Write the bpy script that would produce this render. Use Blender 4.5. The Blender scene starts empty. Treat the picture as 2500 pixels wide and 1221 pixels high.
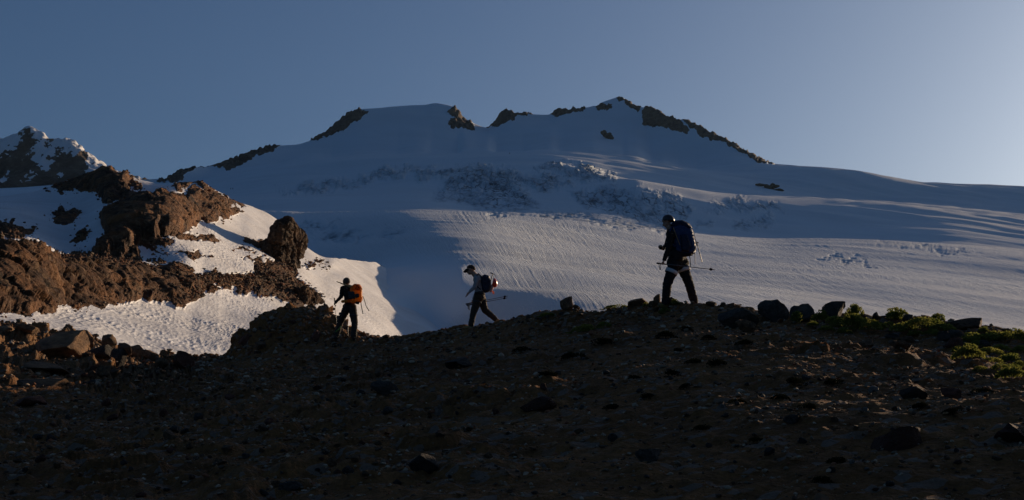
import bpy, bmesh, math, random
import numpy as np
from mathutils import Vector, Matrix, Euler
from mathutils.bvhtree import BVHTree

# ------------------------------------------------------------------ camera, sky, sun, exposure
SC = bpy.context.scene
COL = SC.collection
FPX = 2500 * 50.0 / 36.0            # focal length in photo pixels (50 mm on a 36 mm sensor)
PITCH = math.atan((1150 - 610.5) / FPX)
cam_d = bpy.data.cameras.new('camera')
cam = bpy.data.objects.new('camera', cam_d)
COL.objects.link(cam)
cam_d.lens = 50.0
cam_d.sensor_width = 36.0
cam_d.clip_start = 0.1
cam_d.clip_end = 20000
cam.location = (0, 0, 0)
cam.rotation_euler = (math.pi / 2 + PITCH, 0, 0)
SC.camera = cam

SUN_AZ = math.radians(40)            # clockwise from +Y (the view direction)
SUN_EL = math.radians(10.0)
SUN_DIR = Vector((math.sin(SUN_AZ) * math.cos(SUN_EL), math.cos(SUN_AZ) * math.cos(SUN_EL), math.sin(SUN_EL)))
W = bpy.data.worlds.new('World')
SC.world = W
W.use_nodes = True
nt = W.node_tree
nt.nodes.clear()
sky = nt.nodes.new('ShaderNodeTexSky')
sky.sky_type = 'NISHITA'
sky.sun_disc = False
sky.sun_elevation = SUN_EL
sky.sun_rotation = SUN_AZ
sky.altitude = 1800
sky.air_density = 1.0
sky.dust_density = 10.0
sky.ozone_density = 4.5
bgn = nt.nodes.new('ShaderNodeBackground')
bgn.inputs['Strength'].default_value = 0.063
wo = nt.nodes.new('ShaderNodeOutputWorld')
nt.links.new(sky.outputs[0], bgn.inputs['Color'])
nt.links.new(bgn.outputs[0], wo.inputs['Surface'])
sl = bpy.data.lights.new('sun', 'SUN')
sl.energy = 5.0
sl.angle = math.radians(0.53)
sl.color = (1.0, 0.74, 0.49)
sun = bpy.data.objects.new('sun', sl)
COL.objects.link(sun)
sun.rotation_euler = (-SUN_DIR).to_track_quat('-Z', 'Y').to_euler()
SC.view_settings.view_transform = 'Standard'
SC.view_settings.look = 'None'
SC.view_settings.exposure = 0.0
SC.view_settings.gamma = 1.0
SC.view_settings.use_curve_mapping = False
SC.cycles.max_bounces = 5
SC.cycles.diffuse_bounces = 3
SC.cycles.use_denoising = True

rng = np.random.default_rng(7)
random.seed(7)

# ------------------------------------------------------------------ picture geometry -> world
CP, SP = math.cos(PITCH), math.sin(PITCH)
def ae(px, py):
    """photo pixel -> (x/y, z/y) of its sight line"""
    cx = (np.asarray(px, float) - 1250.0) / FPX
    cy = (610.5 - np.asarray(py, float)) / FPX
    den = CP - cy * SP
    return cx / den, (SP + cy * CP) / den
def at(px, py, D):
    a, e = ae(px, py)
    return Vector((float(a) * D, D, float(e) * D))
def to_px(x, y, z):
    a = x / y; e = z / y
    # invert
    den = CP + e * SP
    cy = (e * CP - SP) / den
    cx = a * (CP - cy * SP)
    return cx * FPX + 1250.0, 610.5 - cy * FPX

# ------------------------------------------------------------------ numpy noise
_perm = np.random.default_rng(11).permutation(256)
_perm = np.concatenate([_perm, _perm, _perm]).astype(np.int32)
_g = np.random.default_rng(12).normal(size=(256, 3))
_g /= np.linalg.norm(_g, axis=1)[:, None]
_g = _g.astype(np.float32)
_gx, _gy, _gz = (np.ascontiguousarray(_g[:, i]) for i in range(3))
_r = np.random.default_rng(13).random((256, 3)).astype(np.float32)
_rx, _ry, _rz = (np.ascontiguousarray(_r[:, i]) for i in range(3))
def _split(P):
    P = np.asarray(P, np.float32)
    cols_ = [np.ascontiguousarray(P[:, i]) for i in range(P.shape[1])]
    F = [np.floor(c) for c in cols_]
    return [f.astype(np.int32) & 255 for f in F], [c - f for c, f in zip(cols_, F)]
def perlin(P):
    I, f = _split(P)
    x, y, z = f
    u = x * x * x * (x * (x * 6 - 15) + 10); v = y * y * y * (y * (y * 6 - 15) + 10); w = z * z * z * (z * (z * 6 - 15) + 10)
    r = []
    for dx in (0, 1):
        hx = _perm.take(I[0] + dx)
        for dy in (0, 1):
            hy = _perm.take(hx + I[1] + dy)
            for dz in (0, 1):
                h = _perm.take(hy + I[2] + dz)
                r.append(_gx.take(h) * (x - dx) + _gy.take(h) * (y - dy) + _gz.take(h) * (z - dz))
    a = [r[i] + w * (r[i + 1] - r[i]) for i in (0, 2, 4, 6)]
    b = [a[0] + v * (a[1] - a[0]), a[2] + v * (a[3] - a[2])]
    return (b[0] + u * (b[1] - b[0])) * 1.5
def fbm(P, oct=4, lac=2.03, gain=0.5):
    P = np.asarray(P, np.float32)
    s = np.zeros(len(P), np.float32); a = 1.0
    for k in range(oct):
        s += a * perlin(P + 17.3 * k); P = P * lac; a *= gain
    return s
def ridged(P, oct=4, lac=2.1, gain=0.55):
    P = np.asarray(P, np.float32)
    s = np.zeros(len(P), np.float32); a = 1.0
    for k in range(oct):
        s += a * (0.5 - np.abs(perlin(P + 9.1 * k))); P = P * lac; a *= gain
    return s
def worley(P):
    """F1, F2, random value of the nearest cell (2-D or 3-D points)"""
    I, f = _split(P)
    n = len(f[0]); d3 = len(f) == 3
    d1 = np.full(n, 9.0, np.float32); d2 = d1.copy(); rv = np.zeros(n, np.float32)
    for dx in (-1, 0, 1):
        hx = _perm.take((I[0] + dx) & 255); fx = dx - f[0]
        for dy in (-1, 0, 1):
            hy = _perm.take(hx + ((I[1] + dy) & 255)); fy = dy - f[1]
            for dz in ((-1, 0, 1) if d3 else (0,)):
                h = _perm.take(hy + ((I[2] + dz) & 255)) if d3 else hy
                d = (_rx.take(h) + fx) ** 2 + (_ry.take(h) + fy) ** 2
                if d3: d += (_rz.take(h) + (dz - f[2])) ** 2
                m = d < d1
                d2 = np.where(m, d1, np.minimum(d2, d))
                rv = np.where(m, _rz.take((h * 7 + 13) & 255), rv)
                d1 = np.where(m, d, d1)
    return np.sqrt(d1), np.sqrt(d2), rv
worley2 = worley
def masked(mask, fn, *P):
    """evaluate fn only where mask is true; zero elsewhere"""
    m = mask.ravel(); out = np.zeros(m.size, np.float32)
    out[m] = fn(*[p[m] for p in P])
    return out.reshape(mask.shape)
def sstep(a, b, x):
    t = np.clip((x - a) / (b - a), 0, 1)
    return t * t * (3 - 2 * t)

# ------------------------------------------------------------------ interpolation
def pchip_eval(xk, yk, x):
    """xk,yk: (K,...) ; x: (R,...) all sharing trailing dims; monotone cubic along axis 0"""
    h = np.diff(xk, axis=0); d = np.diff(yk, axis=0) / h
    m = np.zeros_like(yk)
    if len(xk) > 2:
        w1 = 2 * h[1:] + h[:-1]; w2 = h[1:] + 2 * h[:-1]
        same = (d[:-1] * d[1:]) > 0
        with np.errstate(divide='ignore', invalid='ignore'):
            hm = (w1 + w2) / (w1 / d[:-1] + w2 / d[1:])
        m[1:-1] = np.where(same, hm, 0)
    m[0] = d[0]; m[-1] = d[-1]
    out = np.zeros_like(x)
    for k in range(len(xk) - 1):
        hk = h[k]
        t = (x - xk[k]) / hk
        t2 = t * t; t3 = t2 * t
        v = (2*t3-3*t2+1)*yk[k] + (t3-2*t2+t)*hk*m[k] + (-2*t3+3*t2)*yk[k+1] + (t3-t2)*hk*m[k+1]
        sel = (x >= xk[k]) if k else np.ones_like(x, bool)
        out = np.where(sel, v, out)
    return out
def catmull_eval(xk, yk, x):
    """smooth cubic along axis 0; at crests and hollows the two sides keep their own slope"""
    h = np.diff(xk, axis=0); d = np.diff(yk, axis=0) / h
    mi = np.zeros_like(yk); mo = np.zeros_like(yk)
    m = (d[:-1] * h[1:] + d[1:] * h[:-1]) / (h[1:] + h[:-1])
    lim = 2.0 * np.minimum(np.abs(d[:-1]), np.abs(d[1:]))
    m = np.clip(m, -lim, lim)
    turn = (d[:-1] * d[1:]) <= 0
    mi[1:-1] = np.where(turn, d[:-1], m); mo[1:-1] = np.where(turn, d[1:], m)
    mo[0] = d[0]; mi[-1] = d[-1]
    out = np.zeros_like(x)
    for k in range(len(xk) - 1):
        hk = h[k]
        t = (x - xk[k]) / hk
        t2 = t * t; t3 = t2 * t
        v = (2*t3-3*t2+1)*yk[k] + (t3-2*t2+t)*hk*mo[k] + (-2*t3+3*t2)*yk[k+1] + (t3-t2)*hk*mi[k+1]
        sel = (x >= xk[k]) if k else np.ones_like(x, bool)
        out = np.where(sel, v, out)
    return out

def smooth_cols(v, n):
    if n <= 0: return v
    k = np.hanning(2 * n + 3)[1:-1]; k /= k.sum()
    p = np.pad(v, (n, n), mode='edge')
    return np.convolve(p, k, mode='valid')

class Sheet:
    """terrain as a fan of profiles: curves = list of (nodes, rows_before); node = (px, py, D) or (px, ('z', z), D)"""
    def __init__(self, px0, px1, ncol, curves, smooth=2, backs=()):
        self.a = np.linspace(ae(px0, 600)[0], ae(px1, 600)[0], ncol)
        Ds, Zs, rows = [], [], []
        for c in curves:
            nodes, n = c[0], c[1]
            sm = c[2] if len(c) > 2 else smooth
            aa, ee, dd = [], [], []
            for px, py, D in nodes:
                if isinstance(py, tuple):
                    a_, e_ = float(ae(px, 600)[0]), py[1] / D
                else:
                    a_, e_ = ae(px, py)
                aa.append(float(a_)); ee.append(float(e_)); dd.append(float(D))
            aa = np.array(aa); ee = np.array(ee); dd = np.array(dd)
            xi = np.clip(self.a, aa[0], aa[-1])
            e = pchip_eval(aa, ee, xi); D = pchip_eval(aa, dd, xi)
            e = smooth_cols(e, sm); D = smooth_cols(D, int((c[3] if len(c) > 3 else max(sm, 10)) * ncol / 1300.0))
            Ds.append(D); Zs.append(D * e); rows.append(n)
        for dD, dz, n in backs:
            Ds.append(Ds[-1] + dD); Zs.append(Zs[-1] + dz); rows.append(n)
        Ds = np.array(Ds); Zs = np.array(Zs)
        for k in range(1, len(Ds)):
            bad = Ds[k] < Ds[k-1] + 0.5
            Ds[k] = np.where(bad, Ds[k-1] + 0.5, Ds[k])
        ts = [np.zeros(1)]
        for k in range(1, len(Ds)):
            ts.append(k - 1 + (np.arange(rows[k]) + 1) / rows[k])
        ts = np.concatenate(ts)
        i = np.minimum(ts.astype(int), len(Ds) - 2); f = (ts - i)[:, None]
        D = Ds[i] * (1 - f) + Ds[i + 1] * f
        Z = catmull_eval(Ds, Zs, D)
        self.D, self.Z, self.t = D, Z, np.repeat(ts[:, None], ncol, 1)
        self.X = D * self.a[None, :]
        self.shape = D.shape
        self.Ds, self.Zs = Ds, Zs
    def pts(self):
        return np.stack([self.X.ravel(), self.D.ravel(), self.Z.ravel()], 1)
    def px(self):
        return to_px(self.X, self.D, self.Z)
    def normals(self):
        P = np.stack([self.X, self.D, self.Z], 2)
        du = np.gradient(P, axis=1); dv = np.gradient(P, axis=0)
        n = np.cross(du, dv); n /= np.linalg.norm(n, axis=2)[..., None] + 1e-12
        return n
    def displace(self, h, N=None):
        if N is None:
            N = self.normals()
        self.X = self.X + N[..., 0] * h; self.D = self.D + N[..., 1] * h; self.Z = self.Z + N[..., 2] * h
    def mesh(self, name, attrs=None, smooth=True):
        r, c = self.shape
        co = np.stack([self.X, self.D, self.Z], 2).reshape(-1, 3).astype(np.float32)
        idx = np.arange(r * c).reshape(r, c)
        q = np.stack([idx[:-1, :-1], idx[:-1, 1:], idx[1:, 1:], idx[1:, :-1]], 2).reshape(-1, 4)
        return grid_mesh(name, co, q, attrs, smooth)

def grid_mesh(name, co, q, attrs=None, smooth=True):
    me = bpy.data.meshes.new(name)
    n = len(q); w = q.shape[1]
    me.vertices.add(len(co)); me.vertices.foreach_set('co', np.ascontiguousarray(co, np.float32).ravel())
    me.loops.add(n * w); me.loops.foreach_set('vertex_index', np.ascontiguousarray(q, np.int32).ravel())
    me.polygons.add(n)
    me.polygons.foreach_set('loop_start', np.arange(0, n * w, w, dtype=np.int32))
    me.polygons.foreach_set('loop_total', np.full(n, w, np.int32))
    me.polygons.foreach_set('use_smooth', np.full(n, bool(smooth)))
    for k, v in (attrs or {}).items():
        v = np.asarray(v, np.float32)
        if v.ndim == 2 and v.shape[1] == 3:
            at_ = me.attributes.new(k, 'FLOAT_VECTOR', 'POINT'); at_.data.foreach_set('vector', np.ascontiguousarray(v).ravel())
        else:
            at_ = me.attributes.new(k, 'FLOAT', 'POINT'); at_.data.foreach_set('value', np.ascontiguousarray(v.ravel()))
    me.update(calc_edges=True)
    me.validate()
    return me

def poly_sd(px, py, poly):
    """signed distance in photo pixels, positive inside"""
    p = np.asarray(poly, float)
    d = np.full(px.shape, 1e9); ins = np.zeros(px.shape, bool)
    n = len(p)
    for i in range(n):
        x0, y0 = p[i]; x1, y1 = p[(i + 1) % n]
        ex, ey = x1 - x0, y1 - y0
        wx, wy = px - x0, py - y0
        t = np.clip((wx * ex + wy * ey) / (ex * ex + ey * ey + 1e-9), 0, 1)
        d = np.minimum(d, (wx - t * ex) ** 2 + (wy - t * ey) ** 2)
        c = ((y0 > py) != (y1 > py))
        with np.errstate(divide='ignore', invalid='ignore'):
            xx = (x1 - x0) * (py - y0) / (y1 - y0 if y1 != y0 else 1e-9) + x0
        ins ^= c & (px < xx)
    d = np.sqrt(d)
    return np.where(ins, d, -d)
def polys_sd(px, py, polys, pad=60):
    out = np.full(px.shape, -pad, float)
    for p in polys:
        q = np.asarray(p, float)
        m = (px > q[:, 0].min() - pad) & (px < q[:, 0].max() + pad) & (py > q[:, 1].min() - pad) & (py < q[:, 1].max() + pad)
        if m.any():
            out[m] = np.maximum(out[m], poly_sd(px[m], py[m], p))
    return out

def tag(o, label=None, cat=None, group=None, kind=None):
    if label: o['label'] = label
    if cat: o['category'] = cat
    if group: o['group'] = group
    if kind: o['kind'] = kind
    return o
def link(name, me, mat=None, parent=None):
    o = bpy.data.objects.new(name, me)
    COL.objects.link(o)
    if mat is not None and me is not None and not me.materials:
        me.materials.append(mat)
    if parent is not None:
        o.parent = parent
    return o
def empty(name, loc=(0, 0, 0)):
    o = bpy.data.objects.new(name, None)
    COL.objects.link(o); o.location = loc
    return o
# ------------------------------------------------------------------ materials
class NT:
    def __init__(self, name):
        self.m = bpy.data.materials.new(name); self.m.use_nodes = True
        self.t = self.m.node_tree; self.t.nodes.clear()
        self.out = self.n('ShaderNodeOutputMaterial'); self.b = self.n('ShaderNodeBsdfPrincipled')
        self.l(self.b.outputs[0], self.out.inputs[0])
    def n(self, kind, **kw):
        x = self.t.nodes.new(kind)
        for k, v in kw.items(): setattr(x, k, v)
        return x
    def l(self, a, b): self.t.links.new(a, b)
    def set(self, **kw):
        for k, v in kw.items(): self.b.inputs[k.replace('_', ' ')].default_value = v
    def coord(self):
        g = self.n('ShaderNodeNewGeometry'); return g.outputs['Position']
    def obj(self):
        g = self.n('ShaderNodeTexCoord'); return g.outputs['Object']
    def attr(self, name, vec=False):
        a = self.n('ShaderNodeAttribute', attribute_name=name); return a.outputs['Vector' if vec else 'Fac']
    def noise(self, co, scale, detail=4, rough=0.55, out='Fac'):
        x = self.n('ShaderNodeTexNoise'); x.inputs['Scale'].default_value = scale
        x.inputs['Detail'].default_value = detail; x.inputs['Roughness'].default_value = rough
        self.l(co, x.inputs['Vector']); return x.outputs[0 if out == 'Fac' else 1]
    def voro(self, co, scale, feature='F1', out='Distance', rnd=1.0):
        x = self.n('ShaderNodeTexVoronoi', feature=feature); x.inputs['Scale'].default_value = scale
        x.inputs['Randomness'].default_value = rnd
        self.l(co, x.inputs['Vector']); return x.outputs[out]
    def math(self, op, a, b=None, clamp=False):
        x = self.n('ShaderNodeMath', operation=op); x.use_clamp = clamp
        for i, v in enumerate((a, b)):
            if v is None: continue
            if isinstance(v, (int, float)): x.inputs[i].default_value = v
            else: self.l(v, x.inputs[i])
        return x.outputs[0]
    def ramp(self, f, stops):
        x = self.n('ShaderNodeValToRGB'); e = x.color_ramp.elements
        while len(e) < len(stops): e.new(0.5)
        for i, (p, c) in enumerate(stops):
            e[i].position = p; e[i].color = (c[0], c[1], c[2], 1) if not isinstance(c, (int, float)) else (c, c, c, 1)
        self.l(f, x.inputs[0]); return x.outputs[0]
    def mix(self, f, a, b, blend='MIX'):
        x = self.n('ShaderNodeMix', data_type='RGBA', blend_type=blend)
        for i, v in ((0, f), (6, a), (7, b)):
            if isinstance(v, (int, float)): x.inputs[i].default_value = v
            elif isinstance(v, tuple): x.inputs[i].default_value = (v[0], v[1], v[2], 1)
            else: self.l(v, x.inputs[i])
        return x.outputs[2]
    def bump(self, h, dist, strength=1.0, normal=None):
        x = self.n('ShaderNodeBump'); x.inputs['Distance'].default_value = dist; x.inputs['Strength'].default_value = strength
        self.l(h, x.inputs['Height'])
        if normal is not None: self.l(normal, x.inputs['Normal'])
        return x.outputs[0]
    def color(self, c):
        if isinstance(c, tuple): self.b.inputs['Base Color'].default_value = (c[0], c[1], c[2], 1)
        else: self.l(c, self.b.inputs['Base Color'])
    def normal(self, n): self.l(n, self.b.inputs['Normal'])
SNOW = (0.80, 0.81, 0.83)
# ------------------------------------------------------------------ terrain
Q = 1.0
def rows(n): return max(2, int(n * Q))
def cols(n): return int(n * Q)

# ---- the volcano with its glacier (far sheet)
def dg(px, py):
    a, e = ae(px, py); return 18.8 / (0.2 - float(e) - 0.12 * float(a))
def ong(*pp): return [(x, y, dg(x, y)) for x, y in pp]
C_M0 = [(-500,1000,150),(600,1000,150),(800,930,165),(950,885,172),(1100,875,172),(1300,845,160),(1700,810,150),(2100,820,150),(2500,860,150),(3000,900,150)]
C_M05 = [(-500,900,230),(600,890,230),(800,850,215),(860,812,215),(960,795,244),(1040,803,264),(1100,802,260),(1150,795,252),(1300,770,228)] + ong((1420,764),(1500,762),(1700,758),(2100,785),(2500,825),(3000,880))
C_M1 = [(-500,820,290),(600,800,290),(720,770,270),(860,740,240),(900,722,258),(1000,715,276),(1100,712,270),(1200,708,268),(1300,705,276)] + ong((1420,705),(1500,705),(1700,705),(2100,735),(2500,780),(3000,850))
C_M1b = [(-500,720,400),(600,700,400),(720,690,380),(860,660,364),(940,655,353),(1000,654,341),(1100,650,327),(1200,646,328),(1300,650,348)] + ong((1420,653),(1500,655),(1700,660)) + [(2100,690,425),(2500,735,425),(3000,815,380)]
C_M2 = [(-500,640,500),(600,620,500),(720,590,480),(860,595,450),(950,595,430),(1050,590,415),(1150,590,420),(1300,600,448)] + ong((1420,608),(1500,615),(1700,630)) + [(2100,660,545),(2500,705,535),(3000,790,480)]
C_B0 = [(-500,560,900),(600,516,800),(680,515,760),(750,518,730),(850,517,700),(1000,514,670),(1150,520,675),(1300,530,720),(1500,548,760),(1600,558,780),(1750,575,810),(1900,584,840),(1990,583,860),(2100,585,880),(2300,595,890),(2500,610,890),(3000,660,850)]
C_B0a = [(px, py + 15, D - 150) for px, py, D in C_B0]
C_V0 = [(px, py + 9, D + 110) for px, py, D in C_B0]
C_V1 = [(-500,520,1300),(600,487,1150),(800,485,1100),(1000,485,1060),(1150,500,1040),(1300,508,1030),(1500,520,1040),(1700,545,1060),(1900,560,1090),(2100,560,1120),(2300,562,1150),(2500,578,1180),(3000,620,1250)]
C_B1 = [(-500,480,1700),(400,455,1650),(520,450,1600),(700,432,1550),(820,427,1520),(950,416,1480),(1100,406,1450),(1250,402,1430),(1350,401,1420),(1440,411,1405),(1510,433,1400),(1560,444,1400),(1700,468,1425),(1800,480,1445),(1990,487,1490),(2200,497,1540),(2400,515,1590),(2500,524,1620),(3000,560,1700)]
C_B1a = [(px, py + 13, D - (60 + 190 * min(1, max(0, (px - 1420) / 150.0)))) for px, py, D in C_B1]
C_V2 = [(px, py + 4, D + 110) for px, py, D in C_B1]
C_U1 = [(-500,470,1850),(400,450,1850),(700,405,1820),(1000,385,1780),(1300,375,1750),(1500,395,1740),(1700,425,1760),(1900,455,1790),(2100,470,1850),(2300,478,1900),(2500,490,1950),(3000,520,2050)]
C_SKY = [(-500,475,2000),(0,458,2000),(200,447,2000),(340,436,2000),(400,437,2050),(440,418,2050),(490,407,2100),(515,405,2150),(570,388,2200),(640,362,2280),(680,355,2300),(720,353,2330),(760,342,2350),(800,318,2380),(850,276,2420),(870,266,2430),(930,262,2450),(985,257,2480),(1040,255,2500),(1060,252,2500),(1090,257,2500),(1112,263,2500),(1135,290,2500),(1160,303,2500),(1190,311,2500),(1215,285,2500),(1240,268,2500),(1255,275,2500),(1300,279,2520),(1340,280,2540),(1370,265,2560),(1400,266,2570),(1440,262,2590),(1480,247,2610),(1508,238,2620),(1518,237,2620),(1530,246,2600),(1565,262,2550),(1580,260,2530),(1620,280,2470),(1680,297,2380),(1760,335,2280),(1830,375,2200),(1880,398,2150),(1950,405,2140),(2050,415,2150),(2130,430,2170),(2210,445,2190),(2350,449,2210),(2500,455,2230),(3000,485,2300)]
C_SK2 = [(-500,490,1950),(400,447,2000),(520,425,2080),(700,375,2250),(800,345,2330),(870,303,2380),(1000,292,2420),(1100,298,2430),(1180,332,2420),(1250,315,2430),(1350,308,2450),(1515,282,2520),(1600,312,2420),(1700,350,2280),(1800,390,2120),(1900,414,1930),(2000,424,1900),(2100,440,1900),(2300,461,1960),(2500,469,2020),(3000,500,2100)]
S3 = Sheet(-300, 2800, cols(1300), [(C_M0, 1), (C_M05, rows(16), 40, 70), (C_M1, rows(36), 40, 70), (C_M1b, rows(36), 40, 70), (C_M2, rows(36), 40, 70), (C_B0a, rows(60), 6, 30), (C_B0, rows(14), 6, 30), (C_V0, rows(8), 6), (C_V1, rows(40), 6), (C_B1a, rows(50), 6), (C_B1, rows(12), 6), (C_V2, rows(8), 6), (C_U1, rows(30), 6), (C_SK2, rows(66), 30, 40), (C_SKY, rows(26), 4)], backs=((60, -25, rows(4)), (500, -420, rows(4))))
# even out the joints between the profiles of the near glacier
_r0 = 1; _r1 = int(np.nonzero(S3.t[:, 0] <= 4.85)[0][-1])
_k = np.hanning(33)[1:-1]; _k /= _k.sum()
for _n in ('D', 'Z'):
    _g0 = getattr(S3, _n); _p = np.pad(_g0, ((15, 15), (0, 0)), mode='edge')
    _sm = sum(_k[i] * _p[i:i + _g0.shape[0]] for i in range(31))
    _w = (sstep(_r0, _r0 + 14, np.arange(_g0.shape[0])) * (1 - sstep(_r1 - 22, _r1, np.arange(_g0.shape[0]))))[:, None]
    setattr(S3, _n, _g0 * (1 - _w) + _sm * _w)
S3.X = S3.D * S3.a[None, :]

# ---- rocky, snow-patched ridge on the left (middle sheet)
def dl(px, py):
    a, e = ae(px, py); return 9.8 / (0.13 - float(e) - 0.3 * float(a))
def dr(px, py):
    a, e = ae(px, py); return 21.1 / (0.15 - float(e) - 0.62 * float(a))
def onl(*pp): return [(x, y, dl(x, y)) for x, y in pp]
def onr(*pp): return [(x, y, dr(x, y)) for x, y in pp]
C_L0 = [(-500,930,64),(0,920,64),(400,960,66),(600,960,70),(800,940,90),(1000,940,110),(1250,990,140)]
C_L1 = onl((-500,850),(0,840),(200,850),(400,885),(600,880),(740,865)) + onr((840,850),(900,850),(1000,850)) + [(1250,940,180)]
C_L2 = onl((-500,785),(0,775),(100,775),(250,745),(400,735),(460,738)) + onr((540,705),(620,700),(740,725),(800,740),(900,775),(1000,800)) + [(1250,960,220)]
C_L3 = [(-500,570,90),(0,590,92),(80,595,97),(150,625,107),(250,632,118),(350,640,131)] + onr((450,650),(500,672),(600,668),(720,685),(800,690),(900,730),(1000,760)) + [(1250,970,250)]
C_L3b = [(-500,600,116),(0,604,118),(80,610,122),(150,636,130),(250,637,137),(350,640,142)] + onr((450,636),(500,648),(600,640),(720,670),(800,675),(900,712),(1000,745)) + [(1250,980,260)]
C_L4 = [(-500,560,150),(0,540,154),(150,555,166),(200,562,164),(250,560,158),(300,560,156)] + onr((400,570),(500,585),(600,590),(680,620),(760,645),(850,665),(900,680),(950,700),(1000,725)) + [(1250,990,280)]
C_L4b = [(-500,520,180),(0,505,184),(150,502,205),(210,498,203),(250,490,198),(300,486,194),(350,480,197)] + onr((420,468),(500,530),(600,540),(660,565),(700,595),(750,622),(800,648),(850,651),(900,660),(950,675),(1000,712)) + [(1250,995,300)]
C_L5 = [(-500,500,215),(0,478,222),(110,460,236),(140,450,238),(200,428,238),(262,412,238),(320,432,238),(345,440,238),(420,452,236)] + onr((490,444),(520,460),(560,484),(600,500),(640,514),(680,538),(700,560),(740,600),(800,632),(850,634),(900,640),(945,652),(1000,700),(1050,760)) + [(1250,1000,320)]
S2 = Sheet(-300, 1250, cols(820), [(C_L0, 1), (C_L1, rows(10)), (C_L2, rows(100)), (C_L3, rows(90)), (C_L3b, rows(14)), (C_L4, rows(50)), (C_L4b, rows(50)), (C_L5, rows(50), 1)], backs=((12, -3, rows(6)), (60, -40, rows(6))))

# ---- foreground moraine
C_F00 = [(-700,('z',-1.9),1.5),(0,('z',-1.75),1.5),(2500,('z',-1.5),1.5),(3200,('z',-1.45),1.5)]
C_F0 = [(-700,('z',-1.3),5),(0,('z',-1.2),5),(1250,('z',-0.85),5),(2500,('z',-0.7),4.5),(3200,('z',-0.6),4.5)]
C_F1 = [(-700,1235,13),(0,1235,12),(600,1235,10.5),(1250,1235,9),(1900,1235,8.2),(2500,1235,7.5),(3200,1235,7)]
C_F2 = [(-700,1060,24),(0,1050,22),(600,1050,17),(1250,1040,13.5),(1900,1000,12),(2500,1000,11),(3200,1000,10.5)]
C_F3 = [(-700,870,33),(0,900,37),(150,915,38),(300,935,36),(600,930,30),(900,925,25),(1250,908,20),(1900,880,16.5),(2500,922,14.5),(3000,930,13.5),(3200,930,13.5)]
C_F4 = [(-700,760,44),(-300,785,48),(0,806,51),(100,818,53),(200,835,55),(300,858,56),(400,880,54),(540,888,45),(650,866,43),(800,846,42.2),(890,840,41.5),(1000,842,37),(1150,825,34),(1300,800,31.5),(1450,790,28.5),(1650,784,26),(1900,815,22.8),(2100,824,21.8),(2300,838,20.8),(2500,860,19.8),(2800,850,19),(3200,840,18)]
C_F5 = [(-700,740,52),(0,790,55),(60,795,56),(130,800,57),(200,815,58),(260,835,58.5),(330,852,58),(400,866,57),(470,872,54),(540,872,49),(565,850,46.5),(580,825,46.5),(620,800,47),(645,776,47),(700,760,47),(745,754,47),(800,768,46.5),(840,790,46),(870,812,45),(890,824,44),(930,828,43),(1000,822,41),(1060,810,39),(1140,800,37),(1220,787,36),(1300,771,34),(1350,760,33),(1450,757,31),(1550,750,29.5),(1620,748,28.5),(1700,746,27.5),(1800,752,26.5),(1900,768,25.5),(2000,776,25),(2100,774,24.5),(2200,782,24),(2300,790,23),(2400,802,22.5),(2500,813,22),(2540,806,22),(2580,796,22),(2640,797,22),(2700,803,22),(2800,800,22),(3000,780,22),(3200,770,22)]  # end nodes: unseen rise right of view, added to shade the slope
S1 = Sheet(-500, 3000, cols(1200), [(C_F00, 1), (C_F0, rows(6)), (C_F1, rows(16)), (C_F2, rows(80)), (C_F3, rows(70)), (C_F4, rows(60)), (C_F5, rows(40), 2)], backs=((2.0, -0.35, rows(8)), (7, -5, rows(6))))

# ---- distant peak on the left
C_P0 = [(-600,560,2300),(300,560,2300),(520,560,2300)]
C_P1 = [(-600,455,2600),(0,470,2600),(150,468,2600),(300,450,2600),(520,480,2600)]
C_P2 = [(-600,380,2800),(0,392,2800),(70,380,2800),(150,390,2780),(230,420,2720),(300,440,2680),(520,470,2680)]
C_P3 = [(-600,330,2860),(-300,300,2860),(-100,335,2860),(-40,328,2860),(0,336,2860),(30,331,2860),(62,320,2860),(72,317,2860),(85,324,2860),(100,330,2860),(120,344,2860),(150,347,2860),(175,344,2860),(185,352,2860),(200,368,2860),(230,393,2860),(260,411,2860),(300,432,2860),(340,440,2860),(520,470,2860)]
S4 = Sheet(-600, 520, cols(360), [(C_P0, 1), (C_P1, rows(30)), (C_P2, rows(80)), (C_P3, rows(80), 0)], backs=((60, -50, rows(4)), (300, -300, rows(3))))
# ------------------------------------------------------------------ relief and ground cover of the terrain sheets
def V3(s, sc): return np.stack([s.X.ravel() * sc[0], s.D.ravel() * sc[1], s.Z.ravel() * sc[2]], 1)
def warp_px(s, amp, freq, seed=0.0):
    px, py = s.px()
    q = np.stack([px.ravel() / freq + seed, py.ravel() / freq, np.full(px.size, seed)], 1)
    wx = fbm(q, 4, gain=0.6).reshape(px.shape); wy = fbm(q + 31.7, 4, gain=0.6).reshape(px.shape)
    return px + amp * wx, py + amp * wy

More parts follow.
